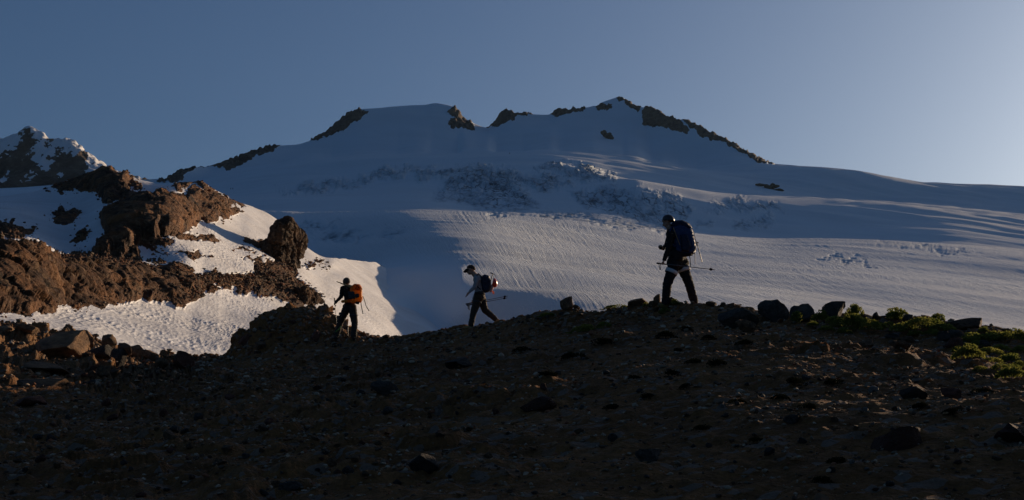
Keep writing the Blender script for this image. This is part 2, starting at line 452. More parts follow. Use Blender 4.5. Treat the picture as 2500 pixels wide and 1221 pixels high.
# ---------- volcano
ROCK3 = [
 [(762,342),(820,302),(850,268),(870,262),(896,274),(885,286),(840,314),(800,332)],
 [(1093,276),(1112,258),(1128,272),(1130,285),(1146,299),(1158,314),(1125,312),(1093,309),(1098,296),(1116,290)],
 [(1190,310),(1205,290),(1225,272),(1240,260),(1252,268),(1254,290),(1240,298),(1215,308)],
 [(1252,272),(1305,274),(1300,281),(1256,283)],
 [(1340,277),(1370,258),(1395,260),(1430,256),(1430,267),(1390,276),(1358,281)],
 [(1455,254),(1490,258),(1492,267),(1458,266)],
 [(1506,240),(1515,228),(1522,245),(1512,249)], [(1525,244),(1567,258),(1556,269),(1530,257)],
 [(1572,272),(1580,250),(1600,262),(1620,272),(1628,268),(1650,287),(1662,298),(1682,318),(1676,323),(1630,316),(1605,306),(1568,304)],
 [(1662,282),(1690,290),(1740,318),(1780,340),(1830,368),(1890,400),(1860,397),(1800,365),(1770,347),(1735,337),(1708,331),(1700,316),(1685,311)],
 [(505,405),(545,394),(600,370),(660,356),(684,352),(660,369),(620,381),(585,401),(560,416),(545,411)],
 [(385,442),(430,414),(470,404),(494,405),(455,421),(440,442)],
]
ICE3 = [
 [(1062,482),(1075,460),(1100,435),(1130,420),(1180,412),(1230,424),(1262,440),(1275,462),(1300,476),(1322,500),(1300,523),(1180,521),(1130,502),(1110,484)],
 [(1240,425),(1300,420),(1335,428),(1390,440),(1395,455),(1330,462),(1262,455)],
 [(1310,405),(1345,400),(1425,408),(1490,427),(1500,441),(1440,437),(1370,425)],
 [(1388,475),(1450,455),(1530,460),(1600,472),(1660,482),(1690,510),(1680,535),(1620,562),(1540,538),(1480,517),(1420,502)],
 [(1310,522),(1350,512),(1400,520),(1470,530),(1560,548),(1640,562),(1640,572),(1500,552),(1400,540)],
 [(840,440),(940,418),(1010,412),(1000,422),(880,443)], [(690,468),(760,448),(860,446),(880,455),(780,466)], [(1000,420),(1080,408),(1180,406),(1220,415),(1100,425),(1030,435)],
 [(1770,498),(1800,490),(1890,495),(1905,505),(1912,518),(1850,512),(1780,512),(1725,508)], [(1790,545),(1850,534),(1880,531),(1872,552),(1810,558)], [(1690,545),(1740,540),(1740,553),(1700,560)],
 [(722,556),(790,540),(832,533),(800,552),(770,565)], [(762,583),(800,560),(845,548),(830,568),(815,590)], [(815,592),(840,565),(880,556),(862,580),(840,600)], [(858,602),(880,578),(905,572),(893,590),(872,606)], [(920,583),(948,562),(1002,553),(975,568),(950,582)],
 [(2150,594),(2250,600),(2340,619),(2240,607)], [(1990,629),(2060,629),(2140,643),(2040,638)],
]
wx, wy = warp_px(S3, 5, 20, 1.0)
sd_rock3 = polys_sd(wx, wy, ROCK3) + 2.0
wx, wy = warp_px(S3, 14, 40, 5.0)
sd_ice3 = polys_sd(wx, wy, ICE3)
px3, py3 = S3.px()
rock3 = sstep(-1.5, 1.5, sd_rock3)
ice3 = sstep(-10, 16, sd_ice3)
N3 = S3.normals()
P3 = V3(S3, (1, 1, 1))
sc = (S3.D / 1400.0)
# broad undulation of the snow, stretched across the fall line
und = fbm(V3(S3, (1/150., 1/60., 0)), 3).reshape(S3.shape)
far = sstep(950, 1500, S3.D)
h = und * (0.9 + 1.6 * far) * (1 - rock3)
# broken ice
def seracs(P):
    b1, b2, bc = worley(np.stack([P[:, 0] / 17 + 0.3 * P[:, 2] / 15, P[:, 1] / 40 - P[:, 2] / 40], 1))
    b3, b4, bd = worley(np.stack([P[:, 0] / 7.5, P[:, 1] / 30 + P[:, 2] / 16], 1))
    crk = np.clip((b2 - b1) * 4, 0, 1); crk2 = np.clip((b4 - b3) * 3, 0, 1)
    return bc * 1.3 + 0.8 * crk + 0.45 * bd + 0.45 * crk2 - 1.9 + 0.8 * ridged(P / np.array([22, 44, 14.]), 4)
h += ice3 * masked((ice3 > 0) & (far > 0), seracs, P3) * 3.4 * far
h -= ice3 * (1 - far) * masked((ice3 > 0) & (far < 1), lambda P: np.clip(0.2 + 1.3 * fbm(P / np.array([14, 5, 5.]), 4), 0, 1.2), P3) * 1.6
# rock ribs
h += rock3 * (masked(rock3 > 0, lambda P: ridged(P / np.array([40, 40, 60.]), 5), P3) * 5 - 1.0)
S3.displace(h, N3)
jag = masked(rock3 > 0, lambda a, b: fbm(np.stack([a / 9, a * 0 + 3, b / 30], 1), 4, gain=0.65), px3.ravel(), py3.ravel())
S3.Z = S3.Z + rock3 * np.clip(jag, -0.5, 1) * 3.2

# direction of the runnels on the near glacier: a stream function found by least squares
FLOW = [(700,520,1,.08),(900,530,1,.25),(1000,545,.75,.6),(1080,600,.35,.95),(1100,640,.5,.9),(1180,560,.65,.75),(1200,620,.55,.85),(1250,700,.35,.95),(1290,760,-.15,1),
        (1300,560,.75,.65),(1350,640,.75,.65),(1400,700,.7,.7),(1500,580,.9,.42),(1550,680,.92,.38),(1650,740,.95,.3),(1700,620,.95,.3),(1800,700,.97,.22),(1900,640,.93,.35),
        (2000,680,.93,.36),(2100,740,.96,.26),(2200,640,.97,.2),(2200,740,.95,.28),(2350,680,.96,.24),(2450,760,.97,.22),(2500,640,.97,.2),(2300,600,.98,.15),(2900,700,.97,.2),(1000,700,.8,.5),(1100,740,.5,.85)]
F_ = np.array(FLOW); ang = np.arctan2(F_[:, 3], F_[:, 2])
gx = np.linspace(600, 3000, 37); gy = np.linspace(490, 860, 15)
GX, GY = np.meshgrid(gx, gy)
w = 1.0 / (((GX[..., None] - F_[:, 0]) / 1.6) ** 2 + ((GY[..., None] - F_[:, 1])) ** 2 + 400.0) ** 1.5
th = np.arctan2((w * np.sin(ang)).sum(-1), (w * np.cos(ang)).sum(-1))
nR, nC = GX.shape
dxg, dyg = gx[1] - gx[0], gy[1] - gy[0]
rows_, rhs = [], []
idg = np.arange(nR * nC).reshape(nR, nC)
A = np.zeros((2 * (nR - 1) * (nC - 1), nR * nC)); B = np.zeros(len(A)); k = 0
for i in range(nR - 1):
    for j in range(nC - 1):
        c, s_ = math.cos(th[i, j]), math.sin(th[i, j])
        v = np.zeros(nR * nC)
        A[k, idg[i, j]] = -c / dxg - s_ / dyg; A[k, idg[i, j + 1]] = c / dxg; A[k, idg[i + 1, j]] = s_ / dyg; k += 1
        A[k, idg[i, j]] = s_ / dxg - c / dyg; A[k, idg[i, j + 1]] = -s_ / dxg; A[k, idg[i + 1, j]] = c / dyg; B[k] = 1; k += 1
AtA = A.T @ A + 1e-9 * np.eye(nR * nC)
psi = np.linalg.solve(AtA, A.T @ B).reshape(nR, nC)
fgx = np.linspace(gx[0], gx[-1], 361); fgy = np.linspace(gy[0], gy[-1], 141)
def fine_grid(G):
    G1 = pchip_eval(np.repeat(gx[:, None], G.shape[0], 1), np.ascontiguousarray(G.T), np.repeat(fgx[:, None], G.shape[0], 1)).T
    G2 = pchip_eval(np.repeat(gy[:, None], 361, 1), np.ascontiguousarray(G1), np.repeat(fgy[:, None], 361, 1))
    k = np.hanning(17)[1:-1]; k /= k.sum()
    p = np.pad(G2, ((7, 7), (7, 7)), mode='edge')
    p = sum(k[i] * p[i:i + G2.shape[0]] for i in range(15)); return sum(k[i] * p[:, i:i + G2.shape[1]] for i in range(15))
def bil(G, x, y):
    gx, gy = fgx, fgy; dxg, dyg = fgx[1] - fgx[0], fgy[1] - fgy[0]; nR, nC = len(fgy), len(fgx)
    fx = np.clip((x - gx[0]) / dxg, 0, nC - 1.001); fy = np.clip((y - gy[0]) / dyg, 0, nR - 1.001)
    i = fy.astype(int); j = fx.astype(int); u = fx - j; v = fy - i
    return G[i, j] * (1-u) * (1-v) + G[i, j+1] * u * (1-v) + G[i+1, j] * (1-u) * v + G[i+1, j+1] * u * v
psi_v = bil(fine_grid(psi), px3, py3)
cs, sn = np.cos(th), np.sin(th)
along = px3 * bil(fine_grid(cs), px3, py3) + py3 * bil(fine_grid(sn), px3, py3)
flow = np.stack([psi_v.ravel(), along.ravel(), np.zeros(px3.size)], 1)
near = (1 - sstep(780, 1000, S3.D))
# runnels: long shallow grooves along the stream lines
nm = (near > 0) & (py3 < 850)
rn = masked(nm, lambda a, b: fbm(np.stack([a / 3.6, b / 90, a * 0], 1), 3, gain=0.75), psi_v.ravel(), along.ravel())
rn2 = masked(nm, lambda a, b: fbm(np.stack([a / 26, b / 300, a * 0 + 4], 1), 2), psi_v.ravel(), along.ravel())
patch = masked(nm, lambda a, b: sstep(-0.35, 0.35, fbm(np.stack([a / 240, b / 60, a * 0], 1), 2)), px3.ravel(), py3.ravel())
bowl = sstep(0, 60, np.hypot((px3 - 1010) / 1.35, (py3 - 720)) - 75)
bowl = np.maximum(bowl, 0.05)
N3 = S3.normals()
S3.displace((rn * 0.042 * (0.15 + 1.1 * patch) + rn2 * 0.012) * near * bowl * (1 - ice3) * (S3.D / 400.0) ** 0.8, N3)

# ---------- rocky snow ridge on the left
ROCK2 = [
 [(112,462),(160,442),(215,424),(262,405),(300,425),(345,455),(338,462),(320,462),(345,478),(322,490),(250,497),(240,478),(205,470),(165,467),(130,467)],
 [(305,490),(350,480),(420,468),(480,462),(520,468),(560,488),(590,515),(575,525),(548,542),(535,532),(525,545),(472,552),(462,568),(440,570),(470,578),(520,575),(540,598),(510,602),(470,595),(440,590),(400,582),(420,596),(415,601),(360,598),(395,610),(412,620),(370,614),(335,607),(345,622),(356,643),(330,640),(270,640),(195,632),(240,592),(256,575),(243,553),(243,528),(262,507)],
 [(415,449),(465,436),(510,440),(528,465),(515,475),(490,456),(455,455),(445,460)], [(555,480),(575,484),(600,501),(585,501),(560,493)],
 [(-500,560),(0,582),(60,586),(110,606),(180,628),(250,630),(350,640),(440,652),(470,655),(500,680),(538,706),(490,725),(455,738),(400,735),(360,728),(300,742),(230,748),(150,755),(128,772),(60,776),(0,772),(-500,785)],
 [(440,650),(500,665),(560,672),(615,668),(622,642),(580,636),(640,630),(650,640),(700,640),(718,655),(735,690),(780,730),(770,755),(730,752),(690,732),(600,715),(540,690),(490,690)],
 [(590,590),(610,578),(640,590),(668,600),(655,627),(630,610)], [(568,606),(590,606),(625,624),(600,622)], [(435,620),(460,615),(510,630),(480,636)], [(365,632),(390,628),(410,640),(380,642)],
 [(125,530),(150,512),(195,513),(195,530),(165,548),(135,548)], [(165,590),(190,560),(225,570),(200,592)], [(-60,548),(30,548),(85,560),(55,580),(-60,578)], [(172,602),(192,594),(186,606)], [(740,640),(790,650),(770,640)],
]
wx, wy = warp_px(S2, 13, 34, 2.0)
sd2 = polys_sd(wx, wy, ROCK2)
px2, py2 = S2.px()
rock2 = sstep(-1.2, 1.2, sd2)
rise = sstep(-4, 26, sd2)
P2 = V3(S2, (1, 1, 1))
N2 = S2.normals()
vis2 = (S2.t < 7.15) & (S2.t > 0.9)
rm = (rock2 > 0) & vis2
def wp(P, f): return np.stack([perlin(P / f), perlin(P / f + 9), perlin(P / f + 20)], 1)
def blocks(P):
    w1, w2, wc = worley(P / np.array([3.2, 3.2, 1.6]) + 0.35 * wp(P, 2.5))
    return wc + 0.5 * np.clip((w2 - w1) * 3, 0, 1) - 0.6
def blocks2(P):
    w3, w4, wd = worley(P / 1.15)
    return wd * 0.45 + 0.35 * np.clip((w4 - w3) * 3, 0, 1) - 0.3
r_a = masked(rm, lambda P: ridged(P / np.array([14, 14, 7.]), 5, gain=0.6), P2)
blk = masked(rm, blocks, P2)
blk2 = masked(rm, blocks2, P2)
main_ridge = np.exp(-(((px2 - 330) / 130.0) ** 2)) * sstep(640, 600, py2)
h = rock2 * (rise * (0.25 + 0.85 * (r_a - 0.55) + 0.38 * blk + 1.3 * main_ridge) + 0.32 * blk2 * sstep(0, 10, sd2))
# sun cups on the snow
def cupf(P):
    c1, _, _ = worley(np.stack([P[:, 0] / 0.27 + 0.35 * perlin(P / 1.1), P[:, 1] / 0.75], 1))
    c3, _, _ = worley(np.stack([P[:, 0] / 2.4, P[:, 1] / 3.2], 1))
    return (c1 ** 2 * 0.115 + 0.06 * c3 ** 2) * (0.6 + 0.9 * sstep(-0.5, 0.5, fbm(P / 9.0, 2))) - 0.06
cups = masked((rock2 < 1) & vis2, cupf, P2)
und2 = fbm(P2 / np.array([16, 26, 16.]), 3).reshape(S2.shape)
dimp = 1 - 0.55 * sstep(150, 260, S2.D)
h += (1 - rock2) * (cups * dimp * 0.85 + und2 * 0.5)
S2.displace(h, N2)
# ---------- distant peak
P4 = V3(S4, (1, 1, 1)); N4 = S4.normals()
r4 = ridged(np.stack([P4[:, 0] / 170, P4[:, 1] / 300, P4[:, 2] / 240], 1), 5, gain=0.6).reshape(S4.shape)
S4.displace((r4 - 0.5) * 22 * sstep(0.2, 1.2, S4.t), N4)
px4, py4 = S4.px()
j4 = fbm(np.stack([px4.ravel() / 12, px4.ravel() * 0, py4.ravel() / 60], 1), 4, gain=0.6).reshape(S4.shape)
S4.Z = S4.Z + j4 * 2.5 * sstep(1.5, 3, S4.t)
N4 = S4.normals()
sn4 = fbm(np.stack([px4.ravel() / 55 + 0.4 * py4.ravel() / 55, py4.ravel() / 42, px4.ravel() * 0 + 2], 1), 5, gain=0.62).reshape(S4.shape)
snow4 = sstep(0.06, 0.14, sn4 + 0.26 * sstep(400, 330, py4 - 0.28 * np.clip(px4 - 70, 0, 400)) - 0.30 * sstep(380, 440, py4) + 0.25 * (N4[..., 0] - 0.1) + 0.22 * sstep(15, 2, py4 - np.interp(px4, [-600, -300, -100, 0, 65, 120, 185, 260, 340, 520], [330, 300, 335, 336, 318, 344, 350, 411, 440, 470])))

# ---------- moraine
P1 = V3(S1, (1, 1, 1)); N1 = S1.normals()
px1, py1 = S1.px()
crest = np.exp(-((S1.t - 6) / 0.35) ** 2)
lump = fbm(P1 / np.array([3.0, 3.0, 3.0]), 4, gain=0.55).reshape(S1.shape)
def cobf(P):
    w1, w2, wc = worley(np.stack([P[:, 0], P[:, 1]], 1) / 0.55 + 0.3 * np.stack([perlin(P * 2), perlin(P * 2 + 9)], 1))
    return np.clip((w2 - w1) * 2.2, 0, 1) * wc
def pebf(P):
    w3, w4, wd = worley(np.stack([P[:, 0], P[:, 1]], 1) / 0.19)
    return np.clip((w4 - w3) * 2, 0, 1) * wd
vis1 = (S1.t > 1.2) & (S1.t < 6.5)
cob = masked(vis1, cobf, P1)
peb = masked(vis1, pebf, P1)
fine = fbm(P1 * 4.0, 3).reshape(S1.shape)
mound = np.exp(-(((px1 - 715) / 130.0) ** 4)) * sstep(5.0, 5.6, S1.t)
leftrock = sstep(520, 380, px1) * sstep(3.4, 4.4, S1.t)
stony = sstep(-0.2, 0.5, fbm(P1 / 5.0 + 40, 2)).reshape(S1.shape)
stony = np.maximum(stony, 0.8 * sstep(1500, 900, px1))
rg1 = ridged(P1 / np.array([2.2, 2.2, 1.4]), 5, gain=0.6).reshape(S1.shape)
h = -0.22 * leftrock - 0.12 * mound + lump * 0.10 + fine * 0.018 + cob * (0.03 + 0.12 * stony) + peb * 0.03 + mound * ((rg1 - 0.5) * 0.55 + 0.12 * cob) + leftrock * ((rg1 - 0.5) * 0.45 + 0.25 * cob)
near1 = sstep(3, 7, S1.D)
S1.displace(h * near1, N1)
tone1 = np.clip(0.5 + 0.5 * lump + 0.25 * fine, 0, 1)
# ------------------------------------------------------------------ terrain materials
def rock_color(m, co, s1, s2, dark, mid, warm, pale):
    n1 = m.noise(co, s1, 6, 0.62); n2 = m.noise(co, s2, 5, 0.6)
    n3 = m.noise(co, s1 * 0.22, 4, 0.6)
    c1 = m.ramp(m.math('ADD', m.math('MULTIPLY', n1, 0.62), m.math('MULTIPLY', n3, 0.38)), [(0.36, dark), (0.50, mid), (0.64, warm)])
    return m.mix(m.ramp(n2, [(0.52, 0.0), (0.75, 1.0)]), c1, pale)
def snow_rock(name, snow_h, rock_scale, rocks, snow_bump, rock_bump, ice=True, flow=False):
    m = NT(name); co = m.coord()
    rk = m.attr('rock')
    rk = m.ramp(m.math('ADD', rk, m.math('MULTIPLY', m.math('SUBTRACT', m.noise(co, rock_scale * 7, 4), 0.5), 0.5)), [(0.42, 0.0), (0.58, 1.0)])
    rc = rock_color(m, co, rock_scale, rock_scale * 3.1, *rocks)
    d = m.noise(co, snow_h, 5, 0.6)
    sc_ = m.mix(m.ramp(d, [(0.35, 0.0), (0.75, 0.2 if ice else 0.6)]), (0.76, 0.82, 0.86) if ice else (0.81, 0.81, 0.82), (0.60, 0.57, 0.54))
    if ice:
        ic = m.attr('ice')
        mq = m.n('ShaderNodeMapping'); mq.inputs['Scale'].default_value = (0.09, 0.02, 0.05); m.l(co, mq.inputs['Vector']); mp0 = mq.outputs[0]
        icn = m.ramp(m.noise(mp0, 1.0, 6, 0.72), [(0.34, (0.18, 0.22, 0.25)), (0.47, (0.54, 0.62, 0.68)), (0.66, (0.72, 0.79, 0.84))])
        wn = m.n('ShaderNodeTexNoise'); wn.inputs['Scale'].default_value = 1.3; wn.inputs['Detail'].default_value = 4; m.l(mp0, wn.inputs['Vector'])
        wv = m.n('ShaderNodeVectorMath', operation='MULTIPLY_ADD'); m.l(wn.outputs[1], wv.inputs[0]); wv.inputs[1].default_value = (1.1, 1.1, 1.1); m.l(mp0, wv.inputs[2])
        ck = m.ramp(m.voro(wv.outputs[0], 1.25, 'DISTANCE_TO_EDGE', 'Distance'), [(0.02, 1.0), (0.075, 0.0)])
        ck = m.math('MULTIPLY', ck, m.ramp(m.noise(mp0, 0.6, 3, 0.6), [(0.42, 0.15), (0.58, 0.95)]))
        icn = m.mix(ck, icn, (0.10, 0.13, 0.155))  # crack lines: dirty ice plus crevasse shade painted into the colour
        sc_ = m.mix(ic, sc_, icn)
    m.color(m.mix(rk, sc_, rc)); m.set(Roughness=0.85)
    m.b.inputs['Specular IOR Level'].default_value = 0.15
    # relief: cracked rock, wind-worked snow
    rh = m.math('ADD', m.math('MULTIPLY', m.voro(co, rock_bump[0], 'DISTANCE_TO_EDGE', 'Distance'), 1.2), m.noise(co, rock_bump[0] * 2.2, 6, 0.7))
    rb = m.bump(rh, rock_bump[1], 1.0)
    rb = m.bump(m.math('ADD', m.voro(co, rock_bump[0] * 4.3, 'F1', 'Distance'), m.noise(co, rock_bump[0] * 8, 5, 0.7)), rock_bump[1] * 0.35, 1.0, rb)
    if flow:
        fl = m.attr('flow', True)
        mp = m.n('ShaderNodeMapping'); mp.inputs['Scale'].default_value = (1 / 2.4, 1 / 45.0, 1); m.l(fl, mp.inputs['Vector'])
        mp2 = m.n('ShaderNodeMapping'); mp2.inputs['Scale'].default_value = (1 / 11.0, 1 / 140.0, 1); m.l(fl, mp2.inputs['Vector'])
        dn = m.n('ShaderNodeTexNoise'); dn.inputs['Scale'].default_value = 0.035; dn.inputs['Detail'].default_value = 4; m.l(co, dn.inputs['Vector'])
        dv = m.n('ShaderNodeVectorMath', operation='MULTIPLY_ADD'); m.l(dn.outputs[1], dv.inputs[0]); dv.inputs[1].default_value = (5.0, 2.0, 0.0); m.l(mp.outputs[0], dv.inputs[2])
        hh = m.math('ADD', m.noise(dv.outputs[0], 1.0, 5, 0.7), m.math('MULTIPLY', m.noise(mp2.outputs[0], 1.0, 3, 0.6), 0.25))
        hh = m.math('MULTIPLY', m.math('MULTIPLY', hh, m.attr('near')), m.ramp(m.noise(co, 0.012, 3, 0.6), [(0.3, 0.35), (0.65, 1.0)]))
        nb = m.bump(hh, 0.75, 1.0)
        sb = m.bump(m.noise(co, 0.5, 4, 0.7), 0.22, 1.0, nb)
        mpi = m.n('ShaderNodeMapping'); mpi.inputs['Scale'].default_value = (0.10, 0.022, 0.05); m.l(co, mpi.inputs['Vector'])
        ih = m.math('MULTIPLY', m.math('ADD', m.math('MINIMUM', m.voro(mpi.outputs[0], 1.0, 'DISTANCE_TO_EDGE', 'Distance'), 0.12), m.math('MULTIPLY', m.noise(mpi.outputs[0], 2.6, 5, 0.7), 0.16)), m.attr('icefar'))
        sb = m.bump(ih, 28.0, 1.0, sb)
    else:
        sb = m.bump(m.noise(co, snow_bump[0], 5, 0.65), snow_bump[1], 1.0)
    mx = m.n('ShaderNodeMix', data_type='VECTOR'); m.l(rk, mx.inputs[0]); m.l(sb, mx.inputs[4]); m.l(rb, mx.inputs[5])
    m.normal(mx.outputs[1])
    return m.m
BROWN = ((0.032, 0.021, 0.015), (0.145, 0.068, 0.032), (0.37, 0.165, 0.060), (0.32, 0.20, 0.11))
FARROCK = ((0.060, 0.044, 0.034), (0.13, 0.094, 0.068), (0.22, 0.154, 0.102), (0.27, 0.205, 0.15))
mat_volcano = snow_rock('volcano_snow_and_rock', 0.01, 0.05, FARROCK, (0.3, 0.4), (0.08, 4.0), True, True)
mat_ridge = snow_rock('ridge_snow_and_rock', 0.15, 0.35, BROWN, (3.0, 0.10), (0.55, 0.75), False)
mat_peak = snow_rock('distant_peak_rock', 0.01, 0.02, FARROCK, (0.05, 3.0), (0.03, 10.0), False)
def soil_mat():
    m = NT('moraine_soil'); co = m.coord()
    n1 = m.noise(co, 0.35, 5, 0.6); n2 = m.noise(co, 9.0, 5, 0.7); n3 = m.voro(co, 9.0, 'F1', 'Color')
    base = m.ramp(n1, [(0.32, (0.16, 0.068, 0.024)), (0.5, (0.28, 0.125, 0.043)), (0.7, (0.37, 0.17, 0.060))])
    base = m.mix(m.ramp(n2, [(0.35, 0.75), (0.65, 0.0)]), base, (0.095, 0.046, 0.019))
    sp = m.n('ShaderNodeSeparateColor'); m.l(n3, sp.inputs[0])
    base = m.mix(m.math('MULTIPLY', m.ramp(sp.outputs[0], [(0.80, 0.0), (0.9, 1.0)]), 0.55), base, (0.22, 0.19, 0.16))
    lr = m.attr('orange')
    base = m.mix(m.math('MULTIPLY', lr, m.ramp(m.noise(co, 0.9, 5, 0.65), [(0.35, 0.2), (0.6, 1.0)])), base, (0.20, 0.115, 0.06))
    m.color(base); m.set(Roughness=0.95); m.b.inputs['Specular IOR Level'].default_value = 0.1
    b = m.bump(m.noise(co, 14, 5, 0.7), 0.05, 1.0)
    b = m.bump(m.voro(co, 22, 'F1', 'Distance'), 0.03, 0.8, b)
    m.normal(b)
    return m.m
mat_soil = soil_mat()
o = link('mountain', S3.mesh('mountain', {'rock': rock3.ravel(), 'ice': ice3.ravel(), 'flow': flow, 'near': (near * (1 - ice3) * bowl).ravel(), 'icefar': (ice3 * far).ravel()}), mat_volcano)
tag(o, 'snow covered volcano with glacier, icefall and rocky summit ridge', kind='structure')
o = link('hill', S2.mesh('hill', {'rock': rock2.ravel()}), mat_ridge)
tag(o, 'brown rocky hillside with patches of old snow', kind='structure')
o = link('distant_peak', S4.mesh('distant_peak', {'rock': (1 - snow4).ravel()}), mat_peak)
tag(o, 'far dark jagged peak streaked with snow', kind='structure')
GROUND = link('ground', S1.mesh('ground', {'orange': leftrock.ravel()}), mat_soil)
tag(GROUND, 'dark stony moraine slope in the foreground', kind='structure')
# ------------------------------------------------------------------ mesh helpers
def capsule(bm, a, b, ra, rb, seg=14, rings=5, flat=None):
    """closed tapered capsule; flat = (axis vector, factor) squashes it sideways"""
    a = Vector(a); b = Vector(b); d = b - a; L = max(d.length, 1e-5); d = d / L
    u = d.orthogonal().normalized() if abs(d.x) > 0.9 else d.cross(Vector((1, 0, 0))).normalized(); v = d.cross(u)
    prof = []
    for i in range(rings + 1):
        t = math.pi / 2 * i / rings; prof.append((-ra * math.cos(t), ra * math.sin(t)))
    for i in range(rings + 1):
        t = math.pi / 2 * i / rings; prof.append((L + rb * math.sin(t), rb * math.cos(t)))
    ringv = []
    for z, r in prof:
        r = max(r, 1e-4); row = []
        for k in range(seg):
            th = 2 * math.pi * k / seg
            o = u * (r * math.cos(th)) + v * (r * math.sin(th))
            if flat is not None:
                n = flat[0]; o = o - n * (o.dot(n) * (1 - flat[1]))
            row.append(bm.verts.new(a + d * z + o))
        ringv.append(row)
    for i in range(len(ringv) - 1):
        for k in range(seg):
            bm.faces.new((ringv[i][k], ringv[i][(k + 1) % seg], ringv[i + 1][(k + 1) % seg], ringv[i + 1][k]))
    bm.faces.new(ringv[0][::-1]); bm.faces.new(ringv[-1])
def ellipsoid(bm, c, r, rot=None, seg=16):
    m = Matrix.Translation(Vector(c)) @ (rot.to_4x4() if rot is not None else Matrix.Identity(4)) @ Matrix.Diagonal((*r, 1))
    bmesh.ops.create_uvsphere(bm, u_segments=seg, v_segments=seg // 2 + 2, radius=1.0, matrix=m)
def finish(bm, name, mats, parent, voxel=None, smooth_it=2, matfn=None, fold=0.0):
    me = bpy.data.meshes.new(name); 
    bmesh.ops.recalc_face_normals(bm, faces=bm.faces)
    bm.to_mesh(me); bm.free()
    o = bpy.data.objects.new(name, me); COL.objects.link(o)
    if voxel:
        md = o.modifiers.new('r', 'REMESH'); md.mode = 'VOXEL'; md.voxel_size = voxel
        ms = o.modifiers.new('s', 'SMOOTH'); ms.iterations = smooth_it; ms.factor = 0.5
        dg_ = bpy.context.evaluated_depsgraph_get(); dg_.update()
        me2 = bpy.data.meshes.new_from_object(o.evaluated_get(dg_))
        o.modifiers.clear(); o.data = me2; bpy.data.meshes.remove(me); me2.name = name; me = me2
    if fold:
        nv = len(me.vertices); co = np.zeros(nv * 3, np.float32); me.vertices.foreach_get('co', co); co = co.reshape(-1, 3)
        nn = np.zeros(nv * 3, np.float32); me.vertices.foreach_get('normal', nn); nn = nn.reshape(-1, 3)
        f_ = (ridged(co / np.array([0.11, 0.11, 0.07], np.float32) + 3.1, 3) - 0.5) * fold
        me.vertices.foreach_set('co', (co + nn * f_[:, None]).astype(np.float32).ravel())
    me.materials.clear()
    for m in mats: me.materials.append(m)
    n = len(me.polygons)
    me.polygons.foreach_set('use_smooth', np.ones(n, bool))
    if matfn is not None:
        c = np.zeros(n * 3, np.float32); me.polygons.foreach_get('center', c); c = c.reshape(-1, 3)
        me.polygons.foreach_set('material_index', matfn(c).astype(np.int32))
    else: me.polygons.foreach_set('material_index', np.zeros(n, np.int32))
    me.update()
    if parent is not None: o.parent = parent
    return o
def tube(pts, r, name, mat, parent=None, r2=None, seg=8):
    bm = bmesh.new()
    n = len(pts)
    for i in range(n - 1):
        f0 = i / (n - 1); f1 = (i + 1) / (n - 1); rr = r if r2 is None else None
        ra = r if r2 is None else r + (r2 - r) * f0; rb = r if r2 is None else r + (r2 - r) * f1
        capsule(bm, pts[i], pts[i + 1], ra, rb, seg, 2)
    return finish(bm, name, [mat], parent)
def band(bm, a, b, r, th=0.012, seg=20):
    a = Vector(a); b = Vector(b); d = (b - a).normalized(); u = d.orthogonal().normalized(); v = d.cross(u)
    prof = [(a, r), (b, r), (b, r - th), (a, r - th)]
    rows_ = [[bm.verts.new(c + u * (q * math.cos(6.2832 * k / seg)) + v * (q * math.sin(6.2832 * k / seg))) for k in range(seg)] for c, q in prof]
    for i in range(4):
        for k in range(seg):
            bm.faces.new((rows_[i][k], rows_[i][(k + 1) % seg], rows_[(i + 1) % 4][(k + 1) % seg], rows_[(i + 1) % 4][k]))
def seg_dist(c, a, b):
    a = np.array(a[:], np.float32); b = np.array(b[:], np.float32); d = b - a
    t = np.clip(((c - a) @ d) / (d @ d + 1e-9), 0, 1)
    return np.linalg.norm(c - (a + t[:, None] * d), axis=1)

def slab(bm, P, outline, y0, y1, inset=0.045):
    """rounded cushion from a side outline, between two depths"""
    n = len(outline)
    cxp = sum(p[0] for p in outline) / n; cyp = sum(p[1] for p in outline) / n
    layers = []
    for y, k in ((y0, 0.80), (y0 + inset, 0.96), ((y0 + y1) / 2, 1.03), (y1 - inset, 0.96), (y1, 0.80)):
        layers.append([bm.verts.new(P(cxp + (px - cxp) * k, cyp + (py - cyp) * k, y)) for px, py in outline])
    for i in range(len(layers) - 1):
        for k in range(n):
            bm.faces.new((layers[i][k], layers[i][(k + 1) % n], layers[i + 1][(k + 1) % n], layers[i + 1][k]))
    bm.faces.new(layers[0][::-1]); bm.faces.new(layers[-1])
# ------------------------------------------------------------------ finding the ground
for S in (S1, S2, S3):
    S.ppx, S.ppy = S.px()
def hit(S, px, py):
    """world point of the terrain sheet seen at a photo pixel (nearest hit)"""
    a, e = ae(px, py)
    c = int(np.argmin(np.abs(S.a - float(a))))
    for cc in (c,):
        col = S.ppy[:, cc]
        ok = np.nonzero(col <= py)[0]
        ok = ok[ok > 2]
        if len(ok) == 0: return None
        i = ok[0]
    f = (col[i - 1] - py) / max(1e-6, col[i - 1] - col[i])
    p = [(1 - f) * float(g[i - 1, cc]) + f * float(g[i, cc]) for g in (S.X, S.D, S.Z)]
    return Vector(p)
def zground(S, x, y):
    c = int(np.argmin(np.abs(S.a - x / y)))
    col = S.D[:, c]
    return float(np.interp(y, np.maximum.accumulate(col), S.Z[:, c]))
def nground(S, x, y, d=0.35):
    gx_ = (zground(S, x + d, y) - zground(S, x - d, y)) / (2 * d); gy_ = (zground(S, x, y + d) - zground(S, x, y - d)) / (2 * d)
    return Vector((-gx_, -gy_, 1)).normalized()

